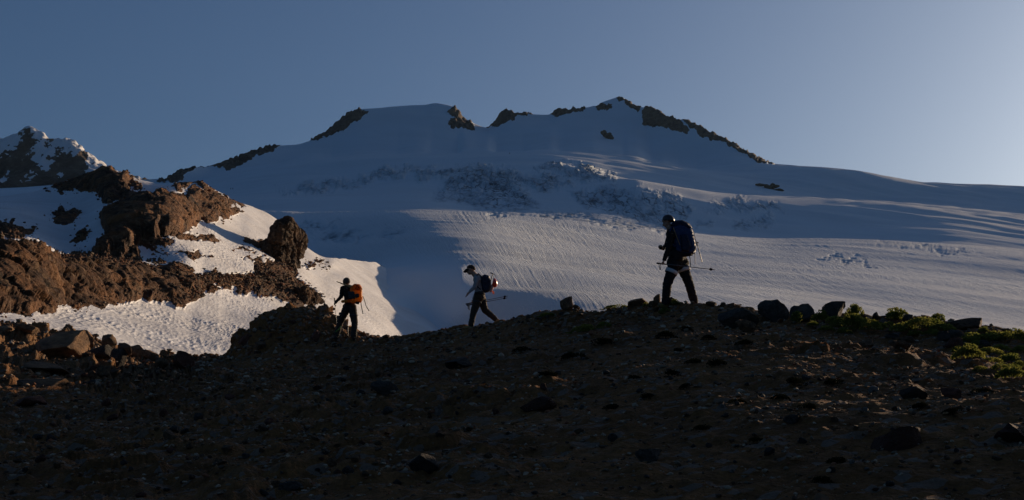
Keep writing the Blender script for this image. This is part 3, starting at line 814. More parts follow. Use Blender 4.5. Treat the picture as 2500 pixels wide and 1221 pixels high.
# ------------------------------------------------------------------ rocks
def rock_mesh(name, seed, sub=3, cuts=9, rough=0.05, mat=None):
    r = random.Random(seed)
    bm = bmesh.new()
    bmesh.ops.create_icosphere(bm, subdivisions=sub, radius=1.0)
    planes = []
    for i in range(cuts):
        n = Vector((r.gauss(0, 1), r.gauss(0, 1), r.gauss(0, 0.8))).normalized()
        planes.append((n, r.uniform(0.34, 0.68)))
    co = np.array([v.co[:] for v in bm.verts], np.float32)
    nz = fbm(co * 2.2 + seed * 3.7, 4, gain=0.55)
    for v, q in zip(bm.verts, nz):
        p = v.co * (1 + 0.16 * float(q))
        for n, d in planes:
            t = p.dot(n)
            if t > d: p = p - n * (t - d) * 0.93
        v.co = p
    co = np.array([v.co[:] for v in bm.verts], np.float32)
    nz = fbm(co * 5 + seed, 3)
    bm.normal_update()
    for v, q in zip(bm.verts, nz):
        v.co = v.co + v.normal * rough * float(q)
    lo = Vector([min(v.co[k] for v in bm.verts) for k in range(3)]); hi = Vector([max(v.co[k] for v in bm.verts) for k in range(3)])
    for v in bm.verts:
        v.co = Vector([(v.co[k] - (lo[k] + hi[k]) / 2) / (hi[k] - lo[k]) for k in range(3)])
        v.co.z += 0.5
    for f in bm.faces: f.smooth = True
    me = bpy.data.meshes.new(name); bm.to_mesh(me); bm.free()
    try: me.set_sharp_from_angle(angle=math.radians(32))
    except Exception: pass
    if mat: me.materials.append(mat)
    return me
def rock_mat(name, dark, mid, warm):
    m = NT(name); co = m.obj()
    oi = m.n('ShaderNodeObjectInfo')
    mp = m.n('ShaderNodeVectorMath', operation='ADD'); m.l(co, mp.inputs[0]); m.l(oi.outputs['Location'], mp.inputs[1])
    n1 = m.noise(mp.outputs[0], 3.2, 6, 0.65); n2 = m.noise(mp.outputs[0], 14.0, 4, 0.6)
    c = m.ramp(n1, [(0.32, dark), (0.5, mid), (0.7, warm)])
    c = m.mix(m.ramp(n2, [(0.55, 0.0), (0.72, 0.45)]), c, (0.22, 0.19, 0.15))
    v = m.math('ADD', m.math('MULTIPLY', oi.outputs['Random'], 0.7), 0.65)
    cc = m.n('ShaderNodeVectorMath', operation='SCALE'); m.l(c, cc.inputs[0]); m.l(v, cc.inputs['Scale'])
    m.color(cc.outputs[0]); m.set(Roughness=0.9); m.b.inputs['Specular IOR Level'].default_value = 0.2
    b = m.bump(m.noise(mp.outputs[0], 9.0, 6, 0.7), 0.09, 1.0)
    m.normal(b)
    return m.m
RM_GREY = rock_mat('grey_lava_rock', (0.030, 0.026, 0.023), (0.075, 0.063, 0.053), (0.13, 0.105, 0.083))
RM_BROWN = rock_mat('brown_lava_rock', (0.055, 0.034, 0.022), (0.17, 0.098, 0.054), (0.32, 0.18, 0.088))
RM_RED = rock_mat('red_lava_rock', (0.06, 0.026, 0.018), (0.14, 0.055, 0.034), (0.20, 0.085, 0.05))
RM_PALE = rock_mat('pale_stone', (0.13, 0.115, 0.10), (0.24, 0.21, 0.18), (0.34, 0.30, 0.26))
RMATS = {'g': RM_GREY, 'b': RM_BROWN, 'r': RM_RED, 'p': RM_PALE}
ROCKS = {k: [rock_mesh('rock_%s' % k, 100 * i + ord(k), 3, 10 + i % 4, 0.05, RMATS[k]) for i in range(5)] for k in 'gbr'}
STONES = {k: [rock_mesh('stone_%s' % k, 900 + 100 * i + ord(k), 2, 8, 0.04, RMATS[k]) for i in range(4)] for k in 'gbrp'}
used_spots = []
def put_rock(S, px, py, w, hpx, kind, label, group=None, name='boulder', depth=None, meshes=None, sink=0.18, mi=None):
    """a rock whose foot is seen at (px, py), w x hpx photo pixels in size"""
    p = hit(S, px, py)
    if p is None: return None
    s = p.y / FPX * 1.0
    W_, H_ = w * s, hpx * s
    L_ = (depth if depth else 0.9) * W_
    me = random.choice((meshes or ROCKS)[kind]) if mi is None else (meshes or ROCKS)[kind][mi]
    o = bpy.data.objects.new(name, me); COL.objects.link(o)
    o.scale = (W_, L_, H_ / (1 - sink))
    o.rotation_euler = (random.uniform(-.12, .12), random.uniform(-.12, .12), random.uniform(-0.5, 0.5))
    y = p.y + L_ * 0.25
    o.location = (p.x * y / p.y, y, min(p.z, zground(S, p.x * y / p.y, y)) - sink * H_)
    tag(o, label, 'rock', group)
    used_spots.append((px, py, w))
    return o
# boulders along the crest of the moraine and on its slope
B = [
 (1388,757,32,34,'b','upright brown boulder on the crest, tallest between middle and right hikers',0),
 (1364,755,22,20,'b','round brown stone leaning against the upright boulder on the crest',1),
 (1408,757,18,13,'b','small rust coloured stone just right of the upright crest boulder',2),
 (1446,758,44,24,'r','wedge shaped reddish boulder on the crest, sloping up to the right',3),
 (1560,750,56,24,'b','low rounded brown boulder on the crest left of the right hiker',4),
 (1607,744,18,26,'b','small knob of rock standing beside front boot of right hiker',0),
 (1594,748,24,15,'b','flat stone touching the knob of rock by the right hiker',1),
 (1640,748,30,22,'b','brown rock behind front leg of the right hiker',2),
 (1738,748,30,14,'b','brown stone on the crest, first to the right of right hiker',3),
 (1766,749,16,12,'b','small stone on the crest, second to the right of right hiker',4),
 (1786,750,16,11,'b','small stone on the crest, third to the right of right hiker',0),
 (1803,800,99,49,'g','long low black boulder below the crest, widest of the dark boulder row',1),
 (1822,812,51,32,'b','squat brown boulder in front of the long black boulder',2),
 (1893,786,76,55,'g','big dark angular boulder with high peak on the right of the crest',3),
 (1962,786,65,44,'g','dark sloping boulder between the peaked boulder and the flat topped boulder',4),
 (2036,782,58,46,'g','flat topped dark boulder on the crest among green plants',0),
 (2103,782,28,18,'r','small dark red boulder right of the flat topped boulder',1),
 (2136,782,21,21,'g','small pointed stone standing alone on the right crest',2),
 (2221,790,28,23,'g','pyramid shaped dark stone on the crest above the green mat',3),
 (2256,796,25,18,'r','brown block beside the pyramid stone above the green mat',4),
 (2350,806,88,33,'b','long brown boulder with ridge back on the far right crest',0),
 (2422,818,19,12,'g','small dark stone right of the long ridge backed boulder',1),
 (2459,820,28,19,'b','rounded brown stone nearest the right edge on the crest',2),
 (2332,828,44,23,'g','smooth grey boulder below the long ridge backed boulder',3),
 (2302,832,32,24,'g','grey stone wedged at right end of the green mat',4),
 (2180,826,46,14,'g','flat grey slab lying left of the green mat',0),
 (2215,836,42,16,'b','low brown stone under the green mat',1),
 (2200,856,54,24,'b','brown slab shaped stone below the green mat',2),
 (2326,848,50,24,'r','red brown stone between two green cushions on the right',3),
 (2400,850,34,20,'g','grey stone between green cushions near the right edge',4),
 (2112,848,38,20,'b','brown stone under the left green bush with a lit edge',0),
 (2230,972,66,34,'g','blue grey slab with a flat top on the lower right slope',1),
 (2316,970,50,26,'r','reddish slab next to the blue grey slab on the slope',2),
 (2190,1098,124,62,'r','huge dark red boulder half buried in the lower right slope',3),
 (2472,1080,120,48,'r','large dark red boulder cut by the right edge of the picture',4),
 (1936,1035,42,24,'g','smooth grey oval stone on the lower right slope',0),
 (2131,956,28,16,'p','pale flat stone left of the blue grey slab',None),
 (1318,1000,92,34,'r','dark red brown boulder low in the centre of the slope',1),
 (1120,900,80,34,'g','dark blue grey boulder in the slope below the middle hiker',2),
 (940,960,70,34,'g','dark slab in the slope below the left hiker',3),
 (712,1196,60,22,'g','grey slab at the bottom edge of the dark slope',4),
 (1580,1130,70,38,'g','blue black boulder near the bottom centre of the slope',0),
 (1040,1150,86,44,'g','dark boulder near the bottom, left of centre',1),
 (775,832,34,26,'r','squared dark stone left of the feet of the left hiker',2),
 (815,836,26,16,'b','low stone at front foot of the left hiker',3),
 (1196,790,16,12,'g','stone under the lifted heel of the middle hiker',4),
 (135,872,140,64,'b','largest lit boulder in the rubble at left, above the bare ground',0),
 (205,842,50,36,'b','bright orange block standing behind the largest left boulder',1),
 (240,875,70,34,'g','grey brown boulder right of the largest left boulder',2),
 (262,850,40,36,'b','orange angular block in the left rubble above the grey brown boulder',3),
 (300,868,38,32,'b','orange block next to a dark slanted boulder in left rubble',4),
 (285,896,44,44,'g','dark slanted boulder in the middle of left rubble',0),
 (332,872,50,30,'b','wide orange block in the left rubble under the snow edge',1),
 (372,882,40,30,'b','brown block in left rubble close to the pyramid rock',2),
 (395,898,36,26,'b','rounded brown stone in left rubble below the snow edge',3),
 (452,900,52,44,'r','red brown pyramid rock at right end of the left rubble',4),
 (252,918,34,26,'b','round lit stone at the lower edge of left rubble',0),
 (225,922,24,18,'b','smaller round stone beside the round lit stone',1),
 (60,815,60,26,'b','lit slab on the left skyline beside the snow',2),
 (15,822,50,30,'b','lit rock at the left edge of the picture under the snow',3),
 (110,905,120,22,'b','long low ledge of bare rock in left foreground',4),
 (90,945,130,24,'b','second long ledge of bare rock, lower in left foreground',0),
 (65,990,90,22,'r','rusty ledge lowest of three in the left foreground',1),
 (600,845,40,30,'r','dark block at the left tip of the dark mound',2),
 (640,850,36,18,'b','orange lit stone at the foot of the dark mound',3),
]
for px, py, w, hh, k, lab, mi in B:
    hh = hh * (0.72 if (py > 880 and px > 500) else 1.0)
    put_rock(S1, px, py, w, hh, k, lab, None, 'boulder', meshes=(STONES if k == 'p' else None), mi=mi if k != 'p' else 0, sink=(0.42 if (py > 880 and px > 500) else 0.18))
# countable stones
ZS = [
 ('brown stone lying loose on the shaded moraine slope', 'stones on the shaded slope', 150, (40, 2480, 900, 1215), 'gbbrg', (9, 26)),
 ('small stone in the dense rubble at lower left', 'stones in the lower left rubble', 60, (30, 900, 930, 1215), 'gbbr', (12, 34)),
 ('stone in the sunlit rubble at left below the snow', 'stones in the sunlit rubble', 40, (150, 470, 855, 930), 'bbbr', (11, 26)),
 ('small dark stone on the skyline of the moraine crest', 'stones on the crest', 40, (900, 2480, 0, 0), 'gbg', (7, 16)),
 ('small pale stone standing out on the dark slope', 'pale stones on the slope', 26, (1100, 2480, 860, 1180), 'p', (8, 17)),
 ('dark stone on the mound behind the left hiker', 'stones on the mound', 24, (570, 850, 770, 850), 'gbr', (9, 20)),
]
rs = random.Random(5)
crest_px = [n[0] for n in C_F5]; crest_py = [n[1] for n in C_F5]
for lab, grp, n, (x0, x1, y0, y1), kinds, (w0, w1) in ZS:
    k = 0; tries = 0
    while k < n and tries < n * 12:
        tries += 1
        px = rs.uniform(x0, x1)
        cy = float(np.interp(px, crest_px, crest_py))
        py = cy + rs.uniform(4, 16) if y0 == 0 else rs.uniform(y0, y1)
        if py < cy + 4: continue
        w = w0 + (w1 - w0) * rs.random() ** 2
        if any(abs(px - q[0]) < (w + q[2]) * 0.42 and abs(py - q[1]) < (w + q[2]) * 0.3 for q in used_spots): continue
        o = put_rock(S1, px, py, w, w * rs.uniform(0.45, 0.8), rs.choice(kinds), lab, grp, 'stone', meshes=STONES, mi=rs.randrange(4))
        if o: o.rotation_euler.z = rs.uniform(0, 6.28); k += 1
# gravel and rubble too small to count: one mesh
bmg = bmesh.new(); bmesh.ops.create_icosphere(bmg, subdivisions=1, radius=0.5)
ico = np.array([v.co[:] for v in bmg.verts], np.float32); icf = np.array([[v.index for v in f.verts] for f in bmg.faces]); bmg.free()
def gravel(name, n, sampler, mats, seed):
    r = np.random.default_rng(seed)
    CO, FA, MI = [], [], []
    base = 0
    for i in range(n):
        s = sampler(r)
        if s is None: continue
        p, size = s
        q = ico * (1 + 0.35 * r.normal(size=(len(ico), 1))).clip(0.6, 1.5)
        q = q * np.array([size * r.uniform(.7, 1.3), size * r.uniform(.7, 1.3), size * r.uniform(.4, .8)])
        th = r.uniform(0, 6.28); c, s_ = math.cos(th), math.sin(th)
        q = q @ np.array([[c, s_, 0], [-s_, c, 0], [0, 0, 1]])
        CO.append(q + np.array(p)); FA.append(icf + base); MI.append(np.full(len(icf), r.integers(0, len(mats)))); base += len(ico)
    me = grid_mesh(name, np.concatenate(CO), np.concatenate(FA), None, False)
    for m_ in mats: me.materials.append(m_)
    me.polygons.foreach_set('material_index', np.concatenate(MI).astype(np.int32))
    o = link(name, me); return o
vis_rows = np.nonzero((S1.t[:, 0] > 1.7) & (S1.t[:, 0] < 6.02))[0]
def samp_ground(r):
    for _ in range(6):
        i = r.choice(vis_rows); j = r.integers(0, S1.shape[1])
        px, py = S1.ppx[i, j], S1.ppy[i, j]
        if not (-120 < px < 2620 and py < 1240): continue
        dens = 0.45 + 0.55 * float(stony[i, j])
        if r.random() > dens: continue
        pxs = 2.3 + 13.0 * r.random() ** 3.4
        size = pxs * S1.D[i, j] / FPX
        return (S1.X[i, j] + r.normal() * 0.02, S1.D[i, j] + r.normal() * 0.05, S1.Z[i, j] + size * 0.12), size
    return None
def gmat(name, c):
    m = NT(name); co = m.coord()
    m.color(m.mix(m.ramp(m.noise(co, 7, 3), [(0.35, 0.0), (0.65, 1.0)]), tuple(x * 0.55 for x in c), c)); m.set(Roughness=0.95)
    return m.m
GM = [gmat('gravel_brown', (0.30, 0.155, 0.068)), gmat('gravel_grey', (0.22, 0.155, 0.098)), gmat('gravel_dark', (0.10, 0.056, 0.030)), gmat('gravel_pale', (0.45, 0.34, 0.23)), gmat('gravel_rust', (0.27, 0.095, 0.038))]
go = gravel('gravel', 32000, samp_ground, [GM[0], GM[1], GM[2], GM[3], GM[0], GM[1], GM[4], GM[3], GM[2]], 3)
tag(go, 'loose brown and grey gravel covering the moraine slope', 'gravel', kind='stuff')
# rubble and scree on the snowy hill: scattered blocks around the rock edges
sc_i, sc_j = np.nonzero((sd2 > -9) & (sd2 < 14) & (S2.t > 1.0) & (S2.t < 7.0) & (S2.ppx > -60) & (S2.ppx < 820))
sc2_i, sc2_j = np.nonzero((sd2 > 0) & (S2.t > 1.0) & (S2.t < 7.0) & (S2.ppx > 420) & (S2.ppx < 800) & (S2.ppy > 620))
def samp_scree(r):
    if r.random() < 0.6: k = r.integers(0, len(sc_i)); i, j = sc_i[k], sc_j[k]
    else: k = r.integers(0, len(sc2_i)); i, j = sc2_i[k], sc2_j[k]
    if sd2[i, j] < 0 and r.random() < 0.75: return None
    size = (2.5 + 8 * r.random() ** 3) * S2.D[i, j] / FPX
    return (S2.X[i, j], S2.D[i, j], S2.Z[i, j] + size * 0.15), size
go = gravel('scree', 6500, samp_scree, [GM[0], GM[2], GM[4], GM[1]], 8)
tag(go, 'broken blocks and scree along the rock edges of the snowy hillside', 'scree', kind='stuff')

# ------------------------------------------------------------------ outcrops
def outcrop(name, S, parts_, mat, label, seed, sub=4, rough=0.16):
    """crag made of merged angular masses; parts_ = (px, py, D offset, width px, height px, depth m)"""
    base = hit(S, parts_[0][0], parts_[0][1])
    D0 = base.y
    bm = bmesh.new()
    r = random.Random(seed)
    for k, (px, py, dD, w, hh, dep) in enumerate(parts_):
        c = at(px, py, D0 + dD); s = (D0 + dD) / FPX
        me = rock_mesh('tmp', seed + k, sub, 8, 0.05)
        b2 = bmesh.new(); b2.from_mesh(me); bpy.data.meshes.remove(me)
        co = np.array([v.co[:] for v in b2.verts], np.float32)
        wv = co * np.array([w * s, dep, hh * s], np.float32) + np.array(c[:], np.float32)
        nn = ridged(wv / (0.28 * hh * s + 0.3) + seed, 5, gain=0.6) - 0.55
        b2.normal_update()
        for v, q, n_ in zip(b2.verts, wv, nn):
            v.co = Vector(q.tolist()) + v.normal * float(n_) * rough * hh * s
        me = bpy.data.meshes.new('tmp'); b2.to_mesh(me); b2.free(); bm.from_mesh(me); bpy.data.meshes.remove(me)
    for f in bm.faces: f.smooth = True
    me = bpy.data.meshes.new(name); bm.to_mesh(me); bm.free()
    try: me.set_sharp_from_angle(angle=math.radians(40))
    except Exception: pass
    o = link(name, me, mat); tag(o, label, 'rock'); return o
def crag(name, S, outline, foot, y0, y1, mat, label, seed, amp, cell, voxel, edge=None):
    """crag from a side outline in photo pixels, given real depth and broken up into ledges"""
    D0 = hit(S, *foot).y
    bm = bmesh.new()
    slab(bm, lambda px, py, dy: at(px, py, D0 + dy + (max(0.0, px - edge[0]) * edge[1] if edge else 0.0)), outline, y0, y1, (y1 - y0) * 0.2)
    o = finish(bm, name, [mat], None, voxel, 1)
    me = o.data; n = len(me.vertices)
    co = np.zeros(n * 3, np.float32); me.vertices.foreach_get('co', co); co = co.reshape(-1, 3)
    nn = np.zeros(n * 3, np.float32); me.vertices.foreach_get('normal', nn); nn = nn.reshape(-1, 3)
    w1, w2, wc = worley(co / np.array([cell, cell, cell * 0.7], np.float32) + 0.4 * np.stack([perlin(co / cell), perlin(co / cell + 9), perlin(co / cell + 20)], 1))
    w3, w4, wd = worley(co / (cell * 0.35))
    hh = (ridged(co / (cell * 2) + seed, 5, gain=0.6) - 0.55) * 0.9 + (wc - 0.5) * 1.5 + 0.5 * np.clip((w2 - w1) * 3, 0, 1) - 0.3 + 0.35 * (wd - 0.5)
    co = co + nn * (hh * amp)[:, None]
    me.vertices.foreach_set('co', co.astype(np.float32).ravel())
    me.polygons.foreach_set('use_smooth', np.zeros(len(me.polygons), bool)); me.update()
    tag(o, label, 'rock'); return o
def crag_mat(name, scale, rocks, bump):
    m = NT(name); co = m.coord()
    m.color(rock_color(m, co, scale, scale * 3.1, *rocks)); m.set(Roughness=0.9); m.b.inputs['Specular IOR Level'].default_value = 0.15
    m.normal(m.bump(m.noise(co, scale * 5, 6, 0.7), bump, 1.0)); return m.m
CRAG = crag_mat('crag_rock', 0.45, ((0.020, 0.014, 0.010), (0.075, 0.044, 0.026), (0.19, 0.096, 0.046), (0.22, 0.14, 0.08)), 0.5)
NUN = crag_mat('nunatak_rock', 0.05, FARROCK, 4.0)
crag('rock_outcrop', S2, [(622,648),(636,622),(652,592),(666,560),(684,540),(702,538),(722,549),(737,566),(742,586),(736,612),(727,634),(718,664),(690,672),(650,662)], (700,655), 1.0, 8.0, CRAG, 'big brown rock outcrop with overhanging right side at the edge of the lit snow', 41, 0.75, 2.4, 0.14, (698, 0.30))
outcrop('rock_outcrop', S3, [(1484,340,5,26,18,9),(1474,330,5,16,13,8),(1492,342,3,14,12,8)], NUN, 'dark lone rock standing out of the snow below the summit', 51, 3)
outcrop('rock_outcrop', S3, [(1884,463,4,40,12,8),(1858,455,6,30,8,6),(1901,468,2,28,8,6),(1872,458,6,22,9,6),(1886,456,6,14,10,5)], NUN, 'flat dark rock island in the snow on the right shoulder', 61, 3)
crag('rock_outcrop', S2, [(722,706),(748,700),(768,714),(788,740),(772,756),(745,750),(728,738)], (755,748), 0.0, 4.0, CRAG, 'orange brown rock nose at the lower end of the scree beside the lit snow', 71, 0.35, 1.1, 0.12, (748, 0.25))

# ------------------------------------------------------------------ plants
def plant_mesh(name, seed, n, flat, mat):
    r = np.random.default_rng(seed)
    CO, Q = [], []
    lobes = r.normal(size=(9, 2)) * 0.26
    for i in range(n):
        l = lobes[r.integers(0, 9)]
        th = r.uniform(0, 6.28); rad = 0.26 * math.sqrt(r.random())
        x, y = l[0] + rad * math.cos(th), l[1] + rad * math.sin(th)
        hmax = (1 - min(1, (x * x + y * y) / 0.42)) ** 0.5 * (0.7 + 0.5 * abs(math.sin(7 * l[0] + 5 * l[1])))
        z = hmax * (1 - 0.55 * r.random() ** 2)
        d = np.array([x + r.normal() * .25, y + r.normal() * .25, 0.55 + r.random() * .7]); d /= np.linalg.norm(d)
        sd = np.cross(d, r.normal(size=3)); sd /= np.linalg.norm(sd)
        L = r.uniform(0.09, 0.17); wd = r.uniform(0.022, 0.04)
        p = np.array([x, y, z * flat])
        b = len(CO) * 0 + sum(len(c) for c in CO)
        CO.append(np.array([p - d * L * .4, p + sd * wd + d * L * .1, p + d * L * .6, p - sd * wd + d * L * .1]))
        Q.append([b, b + 1, b + 2, b + 3])
    me = grid_mesh(name, np.concatenate(CO).astype(np.float32), np.array(Q), None, False)
    me.materials.append(mat); return me
def leaf_mat(name, c1, c2):
    m = bpy.data.materials.new(name); m.use_nodes = True; t = m.node_tree; t.nodes.clear()
    out = t.nodes.new('ShaderNodeOutputMaterial'); mx = t.nodes.new('ShaderNodeMixShader'); mx.inputs[0].default_value = 0.55
    d = t.nodes.new('ShaderNodeBsdfDiffuse'); tr = t.nodes.new('ShaderNodeBsdfTranslucent')
    g = t.nodes.new('ShaderNodeNewGeometry'); n = t.nodes.new('ShaderNodeTexNoise'); n.inputs['Scale'].default_value = 6
    t.links.new(g.outputs['Position'], n.inputs['Vector'])
    cr = t.nodes.new('ShaderNodeValToRGB'); cr.color_ramp.elements[0].position = .35; cr.color_ramp.elements[1].position = .65
    cr.color_ramp.elements[0].color = (*c1, 1); cr.color_ramp.elements[1].color = (*c2, 1)
    t.links.new(n.outputs[0], cr.inputs[0])
    for s in (d, tr): t.links.new(cr.outputs[0], s.inputs[0])
    t.links.new(d.outputs[0], mx.inputs[1]); t.links.new(tr.outputs[0], mx.inputs[2]); t.links.new(mx.outputs[0], out.inputs[0])
    return m
LEAF = leaf_mat('heather_leaf', (0.10, 0.125, 0.028), (0.24, 0.23, 0.055))
LEAF_SHADE = leaf_mat('shade_painted_heather_leaf', (0.012, 0.014, 0.007), (0.028, 0.028, 0.012)); LEAF_SHADE.node_tree.nodes['Mix Shader'].inputs[0].default_value = 0.08  # darkened leaf: shade put into the colour, translucency nearly off
PLANTS = [plant_mesh('cushion', 20 + i, 900, 0.62, LEAF) for i in range(4)]
HEATHER = [plant_mesh('heather', 30 + i, 620, 0.62, LEAF_SHADE) for i in range(3)]
def put_plant(px, py, w, hpx, label, group=None, name='cushion_plant'):
    p = hit(S1, px, py)
    if p is None: return
    s = p.y / FPX
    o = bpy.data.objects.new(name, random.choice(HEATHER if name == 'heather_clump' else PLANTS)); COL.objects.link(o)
    W_ = w * s; y = p.y + W_ * 0.3
    o.location = (p.x * y / p.y, y, zground(S1, p.x * y / p.y, y) - 0.02)
    o.scale = (W_ / 1.0, W_ / 1.0, hpx * s / 0.66)
    o.rotation_euler.z = random.uniform(0, 6.28)
    tag(o, label, 'plant', group); used_spots.append((px, py, w))
PL = [
 (1946,792,30,26,'green plant squeezed between the peaked boulder and the sloping boulder'),
 (2004,790,36,28,'green plant left of the flat topped boulder'),
 (2040,800,50,24,'low green plant in front of the flat topped boulder'),
 (2085,804,60,34,'largest lit green bush below the flat topped boulder'),
 (2120,812,46,26,'yellow green bush at right end of the bush row below the flat topped boulder'),
 (2088,786,36,34,'tall sprig of green against the right side of the flat topped boulder'),
 (2186,784,48,30,'round yellow green bush on the skyline above the bare ground'),
 (2292,794,34,24,'green sprig on the skyline left of the long ridge backed boulder'),
 (2212,812,60,24,'left end of the long green mat on the right crest'),
 (2255,814,70,26,'middle of the long green mat on the right crest'),
 (2298,808,56,22,'right end of the long green mat on the right crest'),
 (2400,812,22,14,'tiny green sprig behind the long ridge backed boulder'),
 (2372,842,60,28,'rounded lit cushion plant below the smooth grey boulder'),
 (2425,836,56,26,'lit cushion plant, left of a pair near the right edge'),
 (2474,840,60,28,'lit cushion plant at the right edge, right of a pair'),
 (2362,885,56,36,'dark green cushion plant with a bright top, lowest of lit group on the right'),
 (2412,868,52,18,'flat lit cushion plant in the middle of right group'),
 (2420,884,44,14,'narrow lit cushion plant under the flat one on the right'),
 (2466,884,48,22,'round lit cushion plant near the right edge below the pair'),
 (2472,930,58,34,'dark cushion plant with a thin lit top at the right edge'),
 (2385,850,30,18,'small green cushion beside the rounded lit cushion plant'),
 (1432,812,50,18,'lit yellow green cushion in the shade below the wedge boulder'),
 (1474,802,28,15,'smaller lit cushion up to the right of the yellow green cushion'),
 (1508,760,46,10,'thin green fringe on the crest between wedge boulder and right hiker'),
 (1648,752,24,16,'green tuft between the feet of the right hiker'),
 (1622,766,28,14,'green tuft just below front boot of the right hiker'),
 (1580,752,16,14,'green tuft left of the knob of rock by right hiker'),
 (1340,775,34,10,'green fringe on the crest left of the upright boulder'),
]
for a in PL: put_plant(a[0], a[1], a[2] * 1.12, a[3] * 1.05, a[4])
for px, py, w, hh in ((1985,800,24,12),(2018,808,30,13),(2060,814,30,14),(2150,806,26,14),(2170,800,22,12),(2232,826,34,14),(2275,824,34,14),(2330,800,24,14),(2345,858,30,14),(2392,872,28,12),(2440,858,34,14),(2492,862,30,16),(2440,902,34,14),(2490,900,30,14),(2395,905,26,12)):
    put_plant(px, py, w * 1.2, hh * 1.1, 'small yellow green cushion plant among the stones of the right crest', 'small cushion plants on the right crest')
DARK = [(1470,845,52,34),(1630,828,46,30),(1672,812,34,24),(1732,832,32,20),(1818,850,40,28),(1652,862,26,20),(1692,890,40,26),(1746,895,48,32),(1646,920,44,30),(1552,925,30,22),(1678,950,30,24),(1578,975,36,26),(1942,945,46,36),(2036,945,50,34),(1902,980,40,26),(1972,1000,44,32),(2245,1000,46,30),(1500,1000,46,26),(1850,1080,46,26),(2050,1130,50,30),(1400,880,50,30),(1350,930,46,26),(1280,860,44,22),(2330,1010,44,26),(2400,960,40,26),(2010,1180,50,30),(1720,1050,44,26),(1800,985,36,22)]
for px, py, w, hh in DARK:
    put_plant(px, py, w * 1.1, hh * 0.6, 'heather clump on the moraine slope, leaves darkened to look shaded', 'heather clumps on the shaded slope', 'heather_clump')
# ------------------------------------------------------------------ people
def simple_mat(name, c, rough=0.85, spec=0.2, noise=0.25, scale=30.0):
    m = NT(name); co = m.obj()
    m.color(m.mix(m.ramp(m.noise(co, scale, 3), [(0.3, 0.0), (0.7, 1.0)]), tuple(x * (1 - noise) for x in c), tuple(min(1, x * (1 + noise)) for x in c)))
    m.set(Roughness=rough); m.b.inputs['Specular IOR Level'].default_value = spec
    m.normal(m.bump(m.noise(co, scale * 0.6, 4, 0.6), 0.012, 0.7))
    return m.m
M_SKIN = simple_mat('skin', (0.42, 0.24, 0.16), 0.6, 0.3, 0.08)
M_BLACK = simple_mat('black_cloth', (0.018, 0.017, 0.018))
M_DKPANT = simple_mat('dark_trousers', (0.045, 0.034, 0.027))
M_BRPANT = simple_mat('brown_trousers', (0.060, 0.042, 0.030))
M_GREYSH = simple_mat('grey_shirt', (0.30, 0.30, 0.31))
M_BEANIE = simple_mat('grey_beanie', (0.075, 0.065, 0.055), noise=0.35, scale=60)
M_CAP = simple_mat('brown_cap', (0.060, 0.042, 0.030))
M_TAN = simple_mat('tan_boots', (0.36, 0.22, 0.09))
M_BOOT = simple_mat('dark_boots', (0.035, 0.026, 0.02))
M_YBOOT = simple_mat('yellow_brown_boots', (0.16, 0.11, 0.035))
M_BLUE = simple_mat('blue_pack_fabric', (0.012, 0.034, 0.105), 0.55, 0.35)
M_BLUE2 = simple_mat('bright_blue_strap', (0.04, 0.22, 0.42), 0.6)
M_NAVY = simple_mat('navy_pack_fabric', (0.011, 0.016, 0.038), 0.6, 0.3)
M_ORANGE = simple_mat('orange_pack_fabric', (0.85, 0.30, 0.025), 0.6, 0.3, 0.2)
_t = M_ORANGE.node_tree; _b = _t.nodes['Principled BSDF']; _tr = _t.nodes.new('ShaderNodeBsdfTranslucent'); _tr.inputs[0].default_value = (0.92, 0.38, 0.04, 1)
_mx = _t.nodes.new('ShaderNodeMixShader'); _mx.inputs[0].default_value = 0.45
_t.links.new(_b.outputs[0], _mx.inputs[1]); _t.links.new(_tr.outputs[0], _mx.inputs[2]); _t.links.new(_mx.outputs[0], _t.nodes['Material Output'].inputs[0])
M_DGREY = simple_mat('dark_grey_fabric', (0.045, 0.047, 0.05))
M_WHITE = simple_mat('white_fabric', (0.62, 0.61, 0.60), noise=0.1)
M_RED = simple_mat('red_plastic', (0.52, 0.055, 0.035), 0.35, 0.5, 0.08)
M_HELM = simple_mat('black_helmet', (0.022, 0.020, 0.020), 0.35, 0.5, 0.1)
M_METAL = simple_mat('dark_metal', (0.10, 0.10, 0.105), 0.4, 0.5, 0.1)
M_WOOD = simple_mat('tan_wood', (0.34, 0.22, 0.10), noise=0.2)
M_GREEN = simple_mat('green_cord', (0.10, 0.30, 0.06))
M_PINK = simple_mat('pale_pink_plastic', (0.62, 0.36, 0.30), 0.4)

